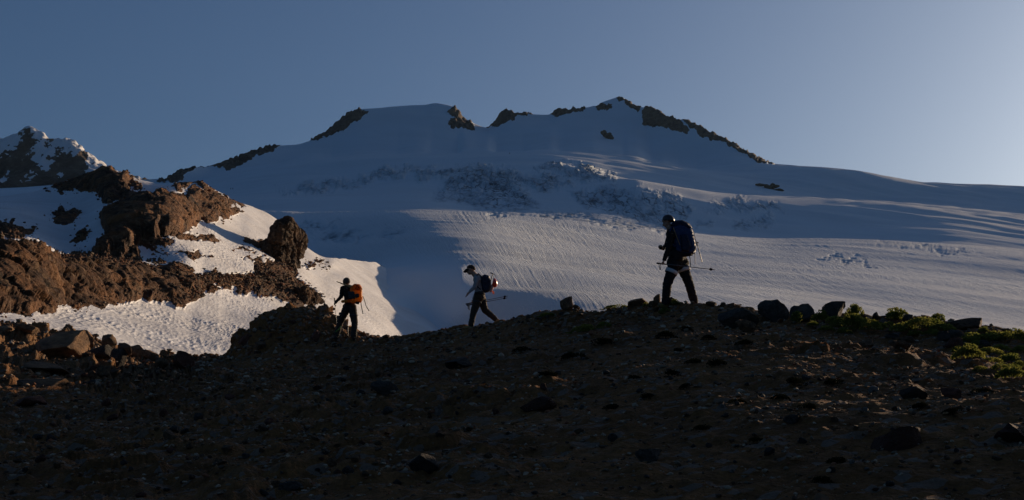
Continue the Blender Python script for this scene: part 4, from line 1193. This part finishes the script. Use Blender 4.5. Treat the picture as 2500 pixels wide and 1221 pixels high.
class Figure:
    """joints are photo pixels with a depth offset in metres; all meshes are in the person's local space"""
    def __init__(self, name, foot_px, D, label):
        self.D = D; self.o = at(foot_px[0], foot_px[1], D)
        self.root = empty(name, self.o); tag(self.root, label, 'person', 'hikers on the ridge')
        self.bm = bmesh.new(); self.bones = []
    def P(self, px, py, dy=0.0): return at(px, py, self.D + dy) - self.o
    def bone(self, a, b, ra, rb, mat, flat=None):
        a = self.P(*a); b = self.P(*b)
        capsule(self.bm, a, b, ra, rb, flat=flat); self.bones.append((a, b, mat, (ra + rb) / 2))
    def ell(self, c, r, mat, rot=None):
        c = self.P(*c); ellipsoid(self.bm, c, r, rot); self.bones.append((c, c + Vector((0, 0, 1e-3)), mat, sum(r) / 3))
    def hand(self, wrist, knuck, tip, mat, side, curl=0.5):
        """palm with four fingers and a thumb"""
        w = self.P(*wrist); k = self.P(*knuck); t = self.P(*tip)
        d = (k - w).normalized(); fd = (t - k).normalized()
        n = Vector((0, 1, 0)) if abs(d.y) < 0.8 else Vector((1, 0, 0))
        sdv = d.cross(n).normalized(); n = sdv.cross(d).normalized()
        capsule(self.bm, w + d * 0.01, k, 0.030, 0.036, 12, 4, flat=(sdv, 0.62)); self.bones.append((w, k, mat, 0.03))
        for i, (off, L) in enumerate(((-0.030, 0.070), (-0.010, 0.080), (0.011, 0.074), (0.030, 0.058))):
            b = k + n * off; m1 = b + fd * L * 0.5; e = m1 + (fd * (1 - curl) + sdv * side * curl).normalized() * L * 0.5
            capsule(self.bm, b - fd * 0.015, m1, 0.0105, 0.0095, 8, 3); capsule(self.bm, m1, e, 0.0095, 0.0085, 8, 3)
            self.bones.append((b, e, mat, 0.009))
        tb = w + d * 0.03 + n * -0.03; te = tb + (d * 0.75 + n * -0.45 + sdv * side * 0.4).normalized() * 0.06
        capsule(self.bm, tb, te, 0.0135, 0.0105, 8, 3); self.bones.append((tb, te, mat, 0.012))
    def build(self, mats, voxel=0.008):
        def fn(c):
            best = np.full(len(c), 1e9, np.float32); idx = np.zeros(len(c), np.int32)
            for a, b, m, r in self.bones:
                d = seg_dist(c, a, b) - r
                s = d < best; best = np.where(s, d, best); idx = np.where(s, m, idx)
            return idx
        return finish(self.bm, 'body', mats, self.root, voxel, 3, fn, 0.018)
    def head(self, c, size, face, mat, up=(0, 0, 1)):
        """skull with jaw, nose, ears, brow; face = unit direction"""
        c = self.P(*c); f = Vector(face).normalized(); u = Vector(up); s = u.cross(f).normalized(); u = f.cross(s).normalized()
        R = Matrix((s, f, u)).transposed()
        q = lambda x, y, z: c + s * (x * size) + f * (y * size) + u * (z * size)
        def e(p, r): ellipsoid(self.bm, p, tuple(x * size for x in r), R); self.bones.append((p, p + Vector((0, 0, 1e-3)), mat, sum(r) / 3 * size))
        e(q(0, -0.06, 0.12), (0.34, 0.42, 0.38)); e(q(0, 0.10, -0.16), (0.27, 0.28, 0.30)); e(q(0, 0.20, -0.33), (0.17, 0.17, 0.13))
        e(q(0, 0.40, -0.08), (0.055, 0.10, 0.11)); e(q(0, 0.33, 0.06), (0.22, 0.06, 0.05))
        e(q(0, 0.36, -0.25), (0.10, 0.045, 0.035))
        for k in (-1, 1):
            e(q(0.35 * k, -0.02, -0.04), (0.04, 0.08, 0.12)); e(q(0.13 * k, 0.33, -0.01), (0.05, 0.05, 0.035))
        return c, s, f, u

def rounded_pack(name, pts_fn, mat, label, loc, voxel=0.012):
    pass

# =================== right hiker: black clothes, helmet, big blue pack, walking left
def ground_foot(px, py): 
    p = hit(S1, px, py); return p
D1 = hit(S1, 1640, 752).y + 0.15
h1 = Figure('person', (1655, 750), D1, 'hiker in black with helmet, white leg loops and big blue backpack walking left')
SK, TOP, PANT, BOOT = 0, 1, 2, 3
h1.head((1629,541,0.0), 0.245, (-0.80, 0.18, -0.52), SK)
h1.bone((1632,552,0.0), (1638,566,0.02), 0.062, 0.075, SK)
h1.bone((1641,574,-0.14), (1641,574,0.22), 0.085, 0.085, TOP)
h1.bone((1641,572,0.04), (1648,600,0.04), 0.145, 0.155, TOP, flat=(Vector((1, 0, 0)), 0.85))
h1.bone((1648,600,0.04), (1654,634,0.04), 0.155, 0.150, TOP, flat=(Vector((1, 0, 0)), 0.85))
h1.bone((1646,641,-0.04), (1664,643,0.12), 0.150, 0.150, PANT); h1.bone((1650,628,-0.05), (1658,632,0.12), 0.155, 0.155, TOP)
h1.bone((1637,572,-0.17), (1632,606,-0.24), 0.068, 0.057, TOP)
h1.bone((1632,606,-0.24), (1622,634,-0.22), 0.053, 0.042, TOP)
h1.hand((1622,634,-0.22), (1619,642,-0.22), (1614,645,-0.22), SK, -1, 0.6)
h1.bone((1637,572,0.24), (1628,600,0.28), 0.068, 0.057, TOP)
h1.bone((1628,600,0.28), (1619,606,0.16), 0.053, 0.042, TOP)
h1.hand((1619,606,0.16), (1615,607,0.13), (1611,605,0.12), SK, -1, 0.5)
h1.bone((1645,648,-0.08), (1629,694,-0.10), 0.124, 0.092, PANT)
h1.bone((1629,694,-0.10), (1625,738,-0.08), 0.090, 0.082, PANT)
h1.bone((1665,648,0.12), (1682,692,0.10), 0.124, 0.092, PANT)
h1.bone((1682,692,0.10), (1694,734,0.16), 0.092, 0.084, PANT)
h1.bone((1629,744,-0.08), (1612,747,-0.10), 0.050, 0.040, BOOT); h1.bone((1625,738,-0.08), (1627,745,-0.08), 0.056, 0.052, BOOT)
h1.bone((1699,742,0.16), (1685,745,0.14), 0.048, 0.038, BOOT); h1.bone((1694,734,0.16), (1697,742,0.16), 0.056, 0.052, BOOT)
h1.build([M_SKIN, M_BLACK, M_BLACK, M_YBOOT])
bm = bmesh.new(); c = h1.P(1632,537,0); Rh = Euler((0, 0.35, 0)).to_matrix()
ellipsoid(bm, c, (0.125, 0.105, 0.108), Rh, 20)
bmesh.ops.bisect_plane(bm, geom=bm.verts[:] + bm.edges[:] + bm.faces[:], plane_co=c + Vector((0, 0, -0.035)), plane_no=Rh @ Vector((0.25, 0, -1)), clear_outer=True)
bmesh.ops.solidify(bm, geom=bm.faces[:], thickness=0.012)
finish(bm, 'helmet', [M_HELM], h1.root)
for (a, b, r1) in (((1641,660,-0.085), (1637.5,668,-0.09), 0.130), ((1668,654,0.115), (1671,663,0.112), 0.130)):
    bm = bmesh.new(); band(bm, h1.P(*a), h1.P(*b), r1)
    finish(bm, 'leg_loop', [M_WHITE], h1.root)
bm = bmesh.new(); capsule(bm, h1.P(1651,634,-0.06), h1.P(1657,634,0.14), 0.148, 0.148, 18, 3, flat=(Vector((0, 0, 1)), 0.32)); finish(bm, 'harness_belt', [M_BLACK], h1.root)

class Gear:
    def __init__(self, name, fig, at_px, label, cat, dy=0.0):
        self.f = fig; self.o = at(at_px[0], at_px[1], fig.D + dy)
        self.root = empty(name, self.o); tag(self.root, label, cat)
    def P(self, px, py, dy=0.0): return at(px, py, self.f.D + dy) - self.o
def smooth_slab(g, outline, y0, y1, name, mat, parent, voxel=0.014, it=4):
    bm = bmesh.new(); slab(bm, g.P, outline, y0, y1)
    return finish(bm, name, [mat], parent, voxel, it, None, 0.022)

pk = Gear('backpack', h1, (1672, 622), 'big dark blue backpack on the back of the right hiker', 'backpack')
smooth_slab(pk, [(1640,552),(1650,545),(1664,543),(1680,549),(1690,562),(1696,585),(1699,606),(1696,618),(1684,623),(1664,621),(1650,616),(1645,598),(1642,575)], -0.15, 0.24, 'main_sack', M_BLUE, pk.root)
smooth_slab(pk, [(1636,550),(1648,539),(1666,538),(1682,546),(1690,557),(1676,563),(1654,558)], -0.14, 0.23, 'lid', M_NAVY, pk.root)
smooth_slab(pk, [(1660,572),(1678,572),(1688,600),(1682,616),(1664,614)], -0.21, -0.08, 'side_pocket', M_NAVY, pk.root)
smooth_slab(pk, [(1650,612),(1668,614),(1692,616),(1690,624),(1668,627),(1652,622)], -0.13, 0.22, 'base', M_BLACK, pk.root)
tube([pk.P(1639,556,-0.10), pk.P(1634,570,-0.15), pk.P(1637,590,-0.16), pk.P(1646,602,-0.14)], 0.018, 'shoulder_strap', M_BLUE, pk.root)
tube([pk.P(1639,556,0.18), pk.P(1634,570,0.22), pk.P(1637,590,0.22), pk.P(1646,602,0.2)], 0.018, 'shoulder_strap', M_BLUE, pk.root)
tube([pk.P(1644,556,-0.17), pk.P(1652,578,-0.20), pk.P(1660,598,-0.21)], 0.008, 'compression_strap', M_WOOD, pk.root)
tube([pk.P(1682,550,-0.10), pk.P(1692,570,-0.10), pk.P(1698,592,-0.08), pk.P(1700,612,-0.08)], 0.007, 'daisy_chain', M_BLUE2, pk.root)
tube([pk.P(1690,556,0.05), pk.P(1697,578,0.05), pk.P(1701,600,0.05)], 0.007, 'daisy_chain', M_BLUE2, pk.root)
tube([pk.P(1696,616,0.0), pk.P(1697,630,0.0), pk.P(1697,645,0.0)], 0.006, 'loose_strap', M_BLUE, pk.root)
tube([pk.P(1683,620,-0.05), pk.P(1685,634,-0.05), pk.P(1686,650,-0.05)], 0.008, 'loose_strap', M_BLACK, pk.root)
def pole(fig, pts, dy, label, name='trekking_pole', grip=0.16, strap=True):
    a = at(*pts[0], fig.D + dy[0]); b = at(*pts[1], fig.D + dy[1])
    r = empty(name, a); tag(r, label, 'pole')
    A = Vector((0, 0, 0)); Bv = b - a; d = Bv.normalized(); L = Bv.length
    tube([d * 0.10, d * L * 0.55], 0.0095, 'upper_shaft', M_METAL, r)
    tube([d * L * 0.53, d * (L - 0.03)], 0.0075, 'lower_shaft', M_METAL, r)
    tube([A - d * 0.02, A + d * grip], 0.017, 'grip', M_BLACK, r, 0.013)
    tube([d * (L - 0.10), d * (L - 0.085)], 0.026, 'basket', M_BLACK, r)
    tube([d * (L - 0.04), d * L], 0.006, 'tip', M_METAL, r, 0.002)
    if strap: tube([A + d * 0.01, Vector((0.02, 0, -0.05)), Vector((0.03, 0, -0.13)), Vector((0.045, 0, -0.12)), Vector((0.05, 0, -0.05)), A + d * 0.05], 0.006, 'wrist_strap', M_BLACK, r)
    return r
pole(h1, ((1607,643),(1747,659)), (-0.22, -0.30), 'dark trekking pole held level by the right hiker, tip to the right')
ax = empty('ice_axe', at(1702, 592, h1.D + 0.02)); tag(ax, 'slim ice axe shaft hanging from the right side of the blue backpack', 'ice axe')
q = lambda px, py, dy=0.0: at(px, py, h1.D + 0.02 + dy) - ax.location
tube([q(1701,592), q(1714,640)], 0.009, 'shaft', M_METAL, ax); tube([q(1698,594), q(1701,591), q(1705,593)], 0.009, 'head', M_METAL, ax)
ph = empty('phone', at(1613, 604, h1.D + 0.10)); tag(ph, 'small dark gadget held in front by the right hiker', 'gadget')
bm = bmesh.new(); bmesh.ops.create_cube(bm, size=1, matrix=Matrix.Diagonal((0.05, 0.02, 0.09, 1))); bmesh.ops.bevel(bm, geom=bm.edges[:], offset=0.006, segments=2); finish(bm, 'case', [M_BLACK], ph)

# =================== middle hiker: cap, grey shirt, brown trousers, tan boots, small navy pack, striding left
D2 = hit(S1, 1150, 801).y + 0.2
h2 = Figure('person', (1172, 798), D2, 'hiker in cap and grey shirt with small navy backpack striding left')
h2.head((1149,660,0), 0.235, (-0.90, -0.05, -0.42), 0)
h2.bone((1154,665,0.0), (1163,676,0.0), 0.058, 0.070, 0)
h2.bone((1166,682,-0.16), (1166,682,0.17), 0.080, 0.080, 1)
h2.bone((1166,682,0.0), (1169,700,0.0), 0.138, 0.136, 1, flat=(Vector((1, 0, 0)), 0.85))
h2.bone((1169,700,0.0), (1171,716,0.0), 0.136, 0.132, 1, flat=(Vector((1, 0, 0)), 0.88))
h2.bone((1171,724,-0.09), (1171,724,0.09), 0.140, 0.140, 2)
h2.bone((1165,680,-0.20), (1159,701,-0.24), 0.066, 0.054, 1)
h2.bone((1159,701,-0.24), (1147,712,-0.24), 0.052, 0.040, 1)
h2.hand((1147,712,-0.24), (1141,719,-0.24), (1137,727,-0.24), 0, -1, 0.25)
h2.bone((1168,680,0.20), (1166,704,0.24), 0.066, 0.054, 1)
h2.bone((1166,704,0.24), (1157,730,0.2), 0.052, 0.040, 1)
h2.hand((1157,730,0.2), (1153,738,0.19), (1148,741,0.19), 0, -1, 0.7)
h2.bone((1167,729,-0.08), (1157,760,-0.09), 0.120, 0.088, 2)
h2.bone((1157,760,-0.09), (1150,792,-0.06), 0.085, 0.074, 2)
h2.bone((1175,729,0.09), (1184,757,0.09), 0.120, 0.088, 2)
h2.bone((1184,757,0.09), (1208,778,0.10), 0.085, 0.068, 2)
h2.bone((1150,791,-0.06), (1150,797,-0.06), 0.052, 0.046, 3); h2.bone((1152,798,-0.06), (1137,800,-0.08), 0.044, 0.036, 3)
h2.bone((1209,779,0.10), (1213,782,0.10), 0.052, 0.046, 3); h2.bone((1215,782,0.10), (1206,791,0.10), 0.044, 0.036, 3)
h2.build([M_SKIN, M_GREYSH, M_BRPANT, M_TAN])
bm = bmesh.new(); c = h2.P(1150,656,0); Rc = Euler((0, 0.30, 0)).to_matrix()
ellipsoid(bm, c, (0.118, 0.094, 0.100), Rc, 18)
bmesh.ops.bisect_plane(bm, geom=bm.verts[:] + bm.edges[:] + bm.faces[:], plane_co=c + Vector((0, 0, -0.005)), plane_no=Rc @ Vector((0, 0, -1)), clear_outer=True)
bmesh.ops.holes_fill(bm, edges=[e for e in bm.edges if e.is_boundary])
finish(bm, 'cap', [M_CAP], h2.root)
bm = bmesh.new(); capsule(bm, h2.P(1142,659,0.0), h2.P(1137,662.5,0.0), 0.078, 0.060, 14, 3, flat=((Rc @ Vector((0, 0, 1))), 0.14)); finish(bm, 'cap_brim', [M_CAP], h2.root)
bm = bmesh.new(); capsule(bm, h2.P(1171,718,-0.09), h2.P(1171,718,0.09), 0.150, 0.150, 18, 3, flat=(Vector((0, 0, 1)), 0.30)); finish(bm, 'harness_belt', [M_BLACK], h2.root)
for a, b in (((1165,735,-0.08), (1164,739,-0.08)), ((1177,735,0.09), (1178,739,0.09))):
    bm = bmesh.new(); band(bm, h2.P(*a), h2.P(*b), 0.122); finish(bm, 'leg_loop', [M_DGREY], h2.root)
pk2 = Gear('backpack', h2, (1186, 700), 'small navy backpack on the back of the middle hiker', 'backpack')
smooth_slab(pk2, [(1175,675),(1182,671),(1192,673),(1198,684),(1198,700),(1194,712),(1184,715),(1177,708),(1174,690)], -0.15, 0.15, 'main_sack', M_NAVY, pk2.root)
smooth_slab(pk2, [(1176,674),(1184,670),(1195,674),(1196,680),(1184,680)], -0.13, 0.13, 'lid', M_NAVY, pk2.root)
for dy in (-0.13, 0.13):
    tube([pk2.P(1176,676,dy), pk2.P(1168,668,dy), pk2.P(1160,680,dy), pk2.P(1163,698,dy), pk2.P(1173,706,dy)], 0.014, 'shoulder_strap', M_BLACK, pk2.root)
tube([pk2.P(1178,712,-0.14), pk2.P(1168,714,-0.15), pk2.P(1160,714,-0.10)], 0.014, 'hip_belt', M_BLACK, pk2.root)
hm = empty('helmet', at(1205, 690, h2.D)); tag(hm, 'red climbing helmet strapped to the navy backpack of the middle hiker', 'helmet')
bm = bmesh.new(); ellipsoid(bm, (0, 0, 0), (0.098, 0.118, 0.132), Euler((0, -0.35, 0)).to_matrix(), 20)
bmesh.ops.bisect_plane(bm, geom=bm.verts[:] + bm.edges[:] + bm.faces[:], plane_co=(-0.02, 0, 0), plane_no=(-1, 0, 0.2), clear_outer=True)
bmesh.ops.solidify(bm, geom=bm.faces[:], thickness=0.012); finish(bm, 'shell', [M_RED], hm)
tube([Vector((-0.02, -0.10, 0.02)), Vector((0.06, -0.06, 0.05)), Vector((0.085, 0, 0.05)), Vector((0.06, 0.06, 0.05)), Vector((-0.02, 0.10, 0.02))], 0.008, 'band', M_WHITE, hm)
bt = empty('bottle', at(1200, 704, h2.D - 0.03)); tag(bt, 'pale bottle hanging under the red helmet on the navy backpack', 'bottle')
q = lambda px, py, dy=0.0: at(px, py, h2.D - 0.03 + dy) - bt.location
tube([q(1203,697), q(1198,710)], 0.042, 'flask', M_PINK, bt); tube([q(1204.2,694), q(1203.5,696)], 0.026, 'stopper', M_WHITE, bt)
ax = empty('ice_axe', at(1200, 684, h2.D + 0.03)); tag(ax, 'ice axe with its head up on the navy backpack of the middle hiker', 'ice axe')
q = lambda px, py, dy=0.0: at(px, py, h2.D + 0.03 + dy) - ax.location
tube([q(1203,669), q(1194,700)], 0.012, 'shaft', M_METAL, ax)
tube([q(1197,666.5), q(1203,668), q(1208,671), q(1211.5,677)], 0.010, 'pick', M_METAL, ax, 0.005); tube([q(1197,666.5), q(1203,668)], 0.014, 'adze', M_METAL, ax)
cr = empty('crampons', at(1205, 714, h2.D)); tag(cr, 'orange crampons dangling below the pale bottle on the navy backpack', 'crampons')
q = lambda px, py, dy=0.0: at(px, py, h2.D + dy) - cr.location
tube([q(1201,710), q(1206,713), q(1204,717)], 0.011, 'frame', M_ORANGE, cr)
for dx in (0, 2, 4): tube([q(1202 + dx, 713), q(1204 + dx * 0.8, 719)], 0.007, 'spike', M_ORANGE, cr, 0.002)
pole(h2, ((1140,742),(1241,722.5)), (0.18, 0.22), 'upper of two dark trekking poles carried level by the middle hiker')
pole(h2, ((1142,745),(1240,727)), (0.15, 0.15), 'lower of two dark trekking poles carried level by the middle hiker')

# =================== left hiker: beanie, black jacket, orange pack, seen from behind
D3 = hit(S1, 850, 829).y + 0.2
h3 = Figure('person', (846, 828), D3, 'hiker in beanie with orange backpack seen from behind, climbing with poles')
h3.head((846,689,0.0), 0.24, (-0.15, 0.95, -0.15), 0)
h3.bone((846,694,0.0), (848,702,-0.02), 0.060, 0.072, 0)
h3.bone((838,704,0.0), (859,703,0.0), 0.082, 0.082, 1)
h3.bone((848,706,0.0), (851,724,0.0), 0.150, 0.140, 1, flat=(Vector((0, 1, 0)), 0.78))
h3.bone((851,724,0.0), (853,744,-0.03), 0.140, 0.138, 1, flat=(Vector((0, 1, 0)), 0.80))
h3.bone((847,750,-0.03), (860,750,-0.03), 0.130, 0.130, 2)
h3.bone((836,704,0.0), (833,724,0.02), 0.072, 0.060, 1)
h3.bone((833,724,0.02), (820,738,0.12), 0.056, 0.045, 1)
h3.hand((820,738,0.12), (817,742,0.15), (818,747,0.18), 3, 1, 0.7)
h3.bone((861,704,0.0), (866,724,0.10), 0.072, 0.060, 1)
h3.bone((866,724,0.10), (857,740,0.32), 0.056, 0.045, 1)
h3.hand((857,740,0.32), (855,743,0.37), (852,745,0.40), 3, 1, 0.7)
h3.bone((845,756,0.0), (831,786,0.16), 0.126, 0.096, 2)
h3.bone((831,786,0.16), (822,818,0.06), 0.093, 0.084, 2)
h3.bone((861,756,-0.05), (866,790,-0.08), 0.126, 0.098, 2)
h3.bone((866,790,-0.08), (864,820,-0.22), 0.095, 0.086, 2)
h3.bone((822,817,0.06), (821,824,0.05), 0.060, 0.056, 3); h3.bone((821,825,0.0), (818,825,0.18), 0.052, 0.044, 3)
h3.bone((864,819,-0.22), (864,825,-0.23), 0.060, 0.056, 3); h3.bone((864,827,-0.28), (862,827,-0.08), 0.052, 0.044, 3)
h3.build([M_SKIN, M_BLACK, M_DKPANT, M_BOOT])
bm = bmesh.new(); c = h3.P(846,687.5,0); ellipsoid(bm, c, (0.112, 0.122, 0.125), None, 18)
bmesh.ops.bisect_plane(bm, geom=bm.verts[:] + bm.edges[:] + bm.faces[:], plane_co=c + Vector((0, 0, -0.06)), plane_no=Vector((0, 0.35, -1)), clear_outer=True)
bmesh.ops.holes_fill(bm, edges=[e for e in bm.edges if e.is_boundary]); finish(bm, 'beanie', [M_BEANIE], h3.root)
for a, b in (((838,766,0.07), (836,771,0.08)), ((863,768,-0.06), (863,773,-0.06))):
    bm = bmesh.new(); band(bm, h3.P(*a), h3.P(*b), 0.126); finish(bm, 'leg_loop', [M_DGREY], h3.root)
pk3 = Gear('backpack', h3, (866, 722), 'bright orange backpack with dark centre on the back of the left hiker', 'backpack')
smooth_slab(pk3, [(856,700),(866,694),(878,697),(884,708),(884,722),(886,730),(882,738),(870,742),(858,740),(854,722)], -0.42, -0.12, 'main_sack', M_ORANGE, pk3.root)
smooth_slab(pk3, [(858,699),(866,693),(879,695),(884,704),(874,710),(860,709)], -0.44, -0.14, 'lid', M_ORANGE, pk3.root)
smooth_slab(pk3, [(850,712),(866,711),(868,730),(852,731)], -0.45, -0.16, 'back_panel', M_DGREY, pk3.root)
smooth_slab(pk3, [(866,718),(876,716),(878,726),(868,728)], -0.46, -0.3, 'shovel_pocket', M_DGREY, pk3.root)
smooth_slab(pk3, [(867,734),(880,736),(876,743),(868,742)], -0.42, -0.16, 'base', M_BLACK, pk3.root)
tube([pk3.P(868,734,-0.20), pk3.P(852,735,-0.20), pk3.P(840,736,-0.16), pk3.P(836,736,-0.05)], 0.045, 'hip_belt', M_ORANGE, pk3.root)
tube([pk3.P(858,702,-0.16), pk3.P(855,698,0.0), pk3.P(856,712,0.14)], 0.022, 'shoulder_strap', M_DGREY, pk3.root)
tube([pk3.P(848,706,-0.16), pk3.P(842,699,0.0), pk3.P(842,712,0.14)], 0.022, 'shoulder_strap', M_DGREY, pk3.root)
tube([pk3.P(886,724,-0.25), pk3.P(890,734,-0.25), pk3.P(894,748,-0.25), pk3.P(901,759,-0.25)], 0.010, 'loose_strap', M_BLACK, pk3.root)
tube([pk3.P(881,738,-0.25), pk3.P(882,746,-0.25), pk3.P(886,766,-0.25)], 0.012, 'loose_strap', M_BLACK, pk3.root)
for i in range(4):
    tube([pk3.P(868 + 4 * i, 694 + 2 * i, -0.45), pk3.P(872 + 4 * i, 700 + 2 * i, -0.455), pk3.P(868 + 4 * i, 705 + 2 * i, -0.45)], 0.008, 'lace', M_BLACK, pk3.root)
pk_ = empty('picket', at(840, 694, h3.D - 0.25)); tag(pk_, 'long tan wooden stake strapped slantwise to the orange backpack', 'stake')
q = lambda px, py, dy=0.0: at(px, py, h3.D - 0.25 + dy) - pk_.location
bm = bmesh.new(); capsule(bm, q(823,688), q(862,703,-0.1), 0.012, 0.034, 10, 2); finish(bm, 'shaft', [M_WOOD], pk_)
tube([q(821.5,687.4), q(825,688.8)], 0.006, 'point', M_METAL, pk_, 0.013)
pole(h3, ((816.5,730),(825,824)), (0.16, 0.22), 'trekking pole planted at left side of the left hiker')
pole(h3, ((850,741),(849.5,828)), (0.42, 0.30), 'trekking pole seen between the legs of the left hiker', strap=False)
cd = empty('cord', at(826, 806, h3.D - 0.1)); tag(cd, 'short green cord at the lower leg of the left hiker', 'cord')
q = lambda px, py: at(px, py, h3.D - 0.1) - cd.location
tube([q(819,810), q(826,804), q(832,797)], 0.010, 'strand', M_GREEN, cd)

# =================== far climbers, a few pixels tall
def climber_mesh():
    bm = bmesh.new()
    capsule(bm, (0, 0, 0.95), (0, 0, 1.40), 0.17, 0.19); capsule(bm, (0.02, 0, 1.62), (0.02, 0, 1.66), 0.11, 0.11)
    for s in (-1, 1):
        capsule(bm, (0.08 * s, 0, 0.9), (0.16 * s, 0.1 * s, 0.06), 0.10, 0.07); capsule(bm, (0.2 * s, 0, 1.38), (0.3 * s, -0.1, 0.95), 0.06, 0.045)
    return bm
f0 = finish(climber_mesh(), 'person', [M_BLACK], None, 0.03, 2)
for k, (px, py, lab) in enumerate(((563, 465, 'tiny far climber on the snow above the hill, left of two'), (569, 465, 'tiny far climber on the snow above the hill, right of two'), (1243, 377, 'tiny lone climber high on the snow face below the summits'))):
    p = None
    a, e = ae(px, py); c = int(np.argmin(np.abs(S3.a - float(a)))); col = S3.ppy[:, c]
    okr = np.nonzero((col <= py) & (S3.D[:, c] > 950))[0]; i = okr[0]
    o = f0 if k == 0 else f0.copy()
    if k: COL.objects.link(o)
    o.location = (S3.X[i, c], S3.D[i, c], S3.Z[i, c] - 0.05); o.scale = (1.1, 1.1, 1.15); tag(o, lab, 'person', 'far climbers')
# ------------------------------------------------------------------ thin morning air
bm = bmesh.new(); bmesh.ops.create_cube(bm, size=1.0)
me = bpy.data.meshes.new('haze'); bm.to_mesh(me); bm.free()
zlo = min(float(S.Z.min()) for S in (S1, S2, S3, S4)) - 1.0; zhi = max(float(S.Z.max()) for S in (S1, S2, S3, S4)) + 20
hz = link('haze', me); hz.location = (0, 1700, (zlo + zhi) / 2); hz.scale = (5200, 3900, zhi - zlo)
hm_ = bpy.data.materials.new('haze'); hm_.use_nodes = True; ht = hm_.node_tree; ht.nodes.clear()
ho = ht.nodes.new('ShaderNodeOutputMaterial'); hv = ht.nodes.new('ShaderNodeVolumePrincipled')
hv.inputs['Color'].default_value = (0.45, 0.70, 1.0, 1); hv.inputs['Density'].default_value = 1.0e-5; hv.inputs['Anisotropy'].default_value = 0.2
ht.links.new(hv.outputs[0], ho.inputs['Volume']); me.materials.append(hm_)
tag(hz, 'thin pale morning haze over the mountain', kind='stuff')
SC.cycles.volume_bounces = 0
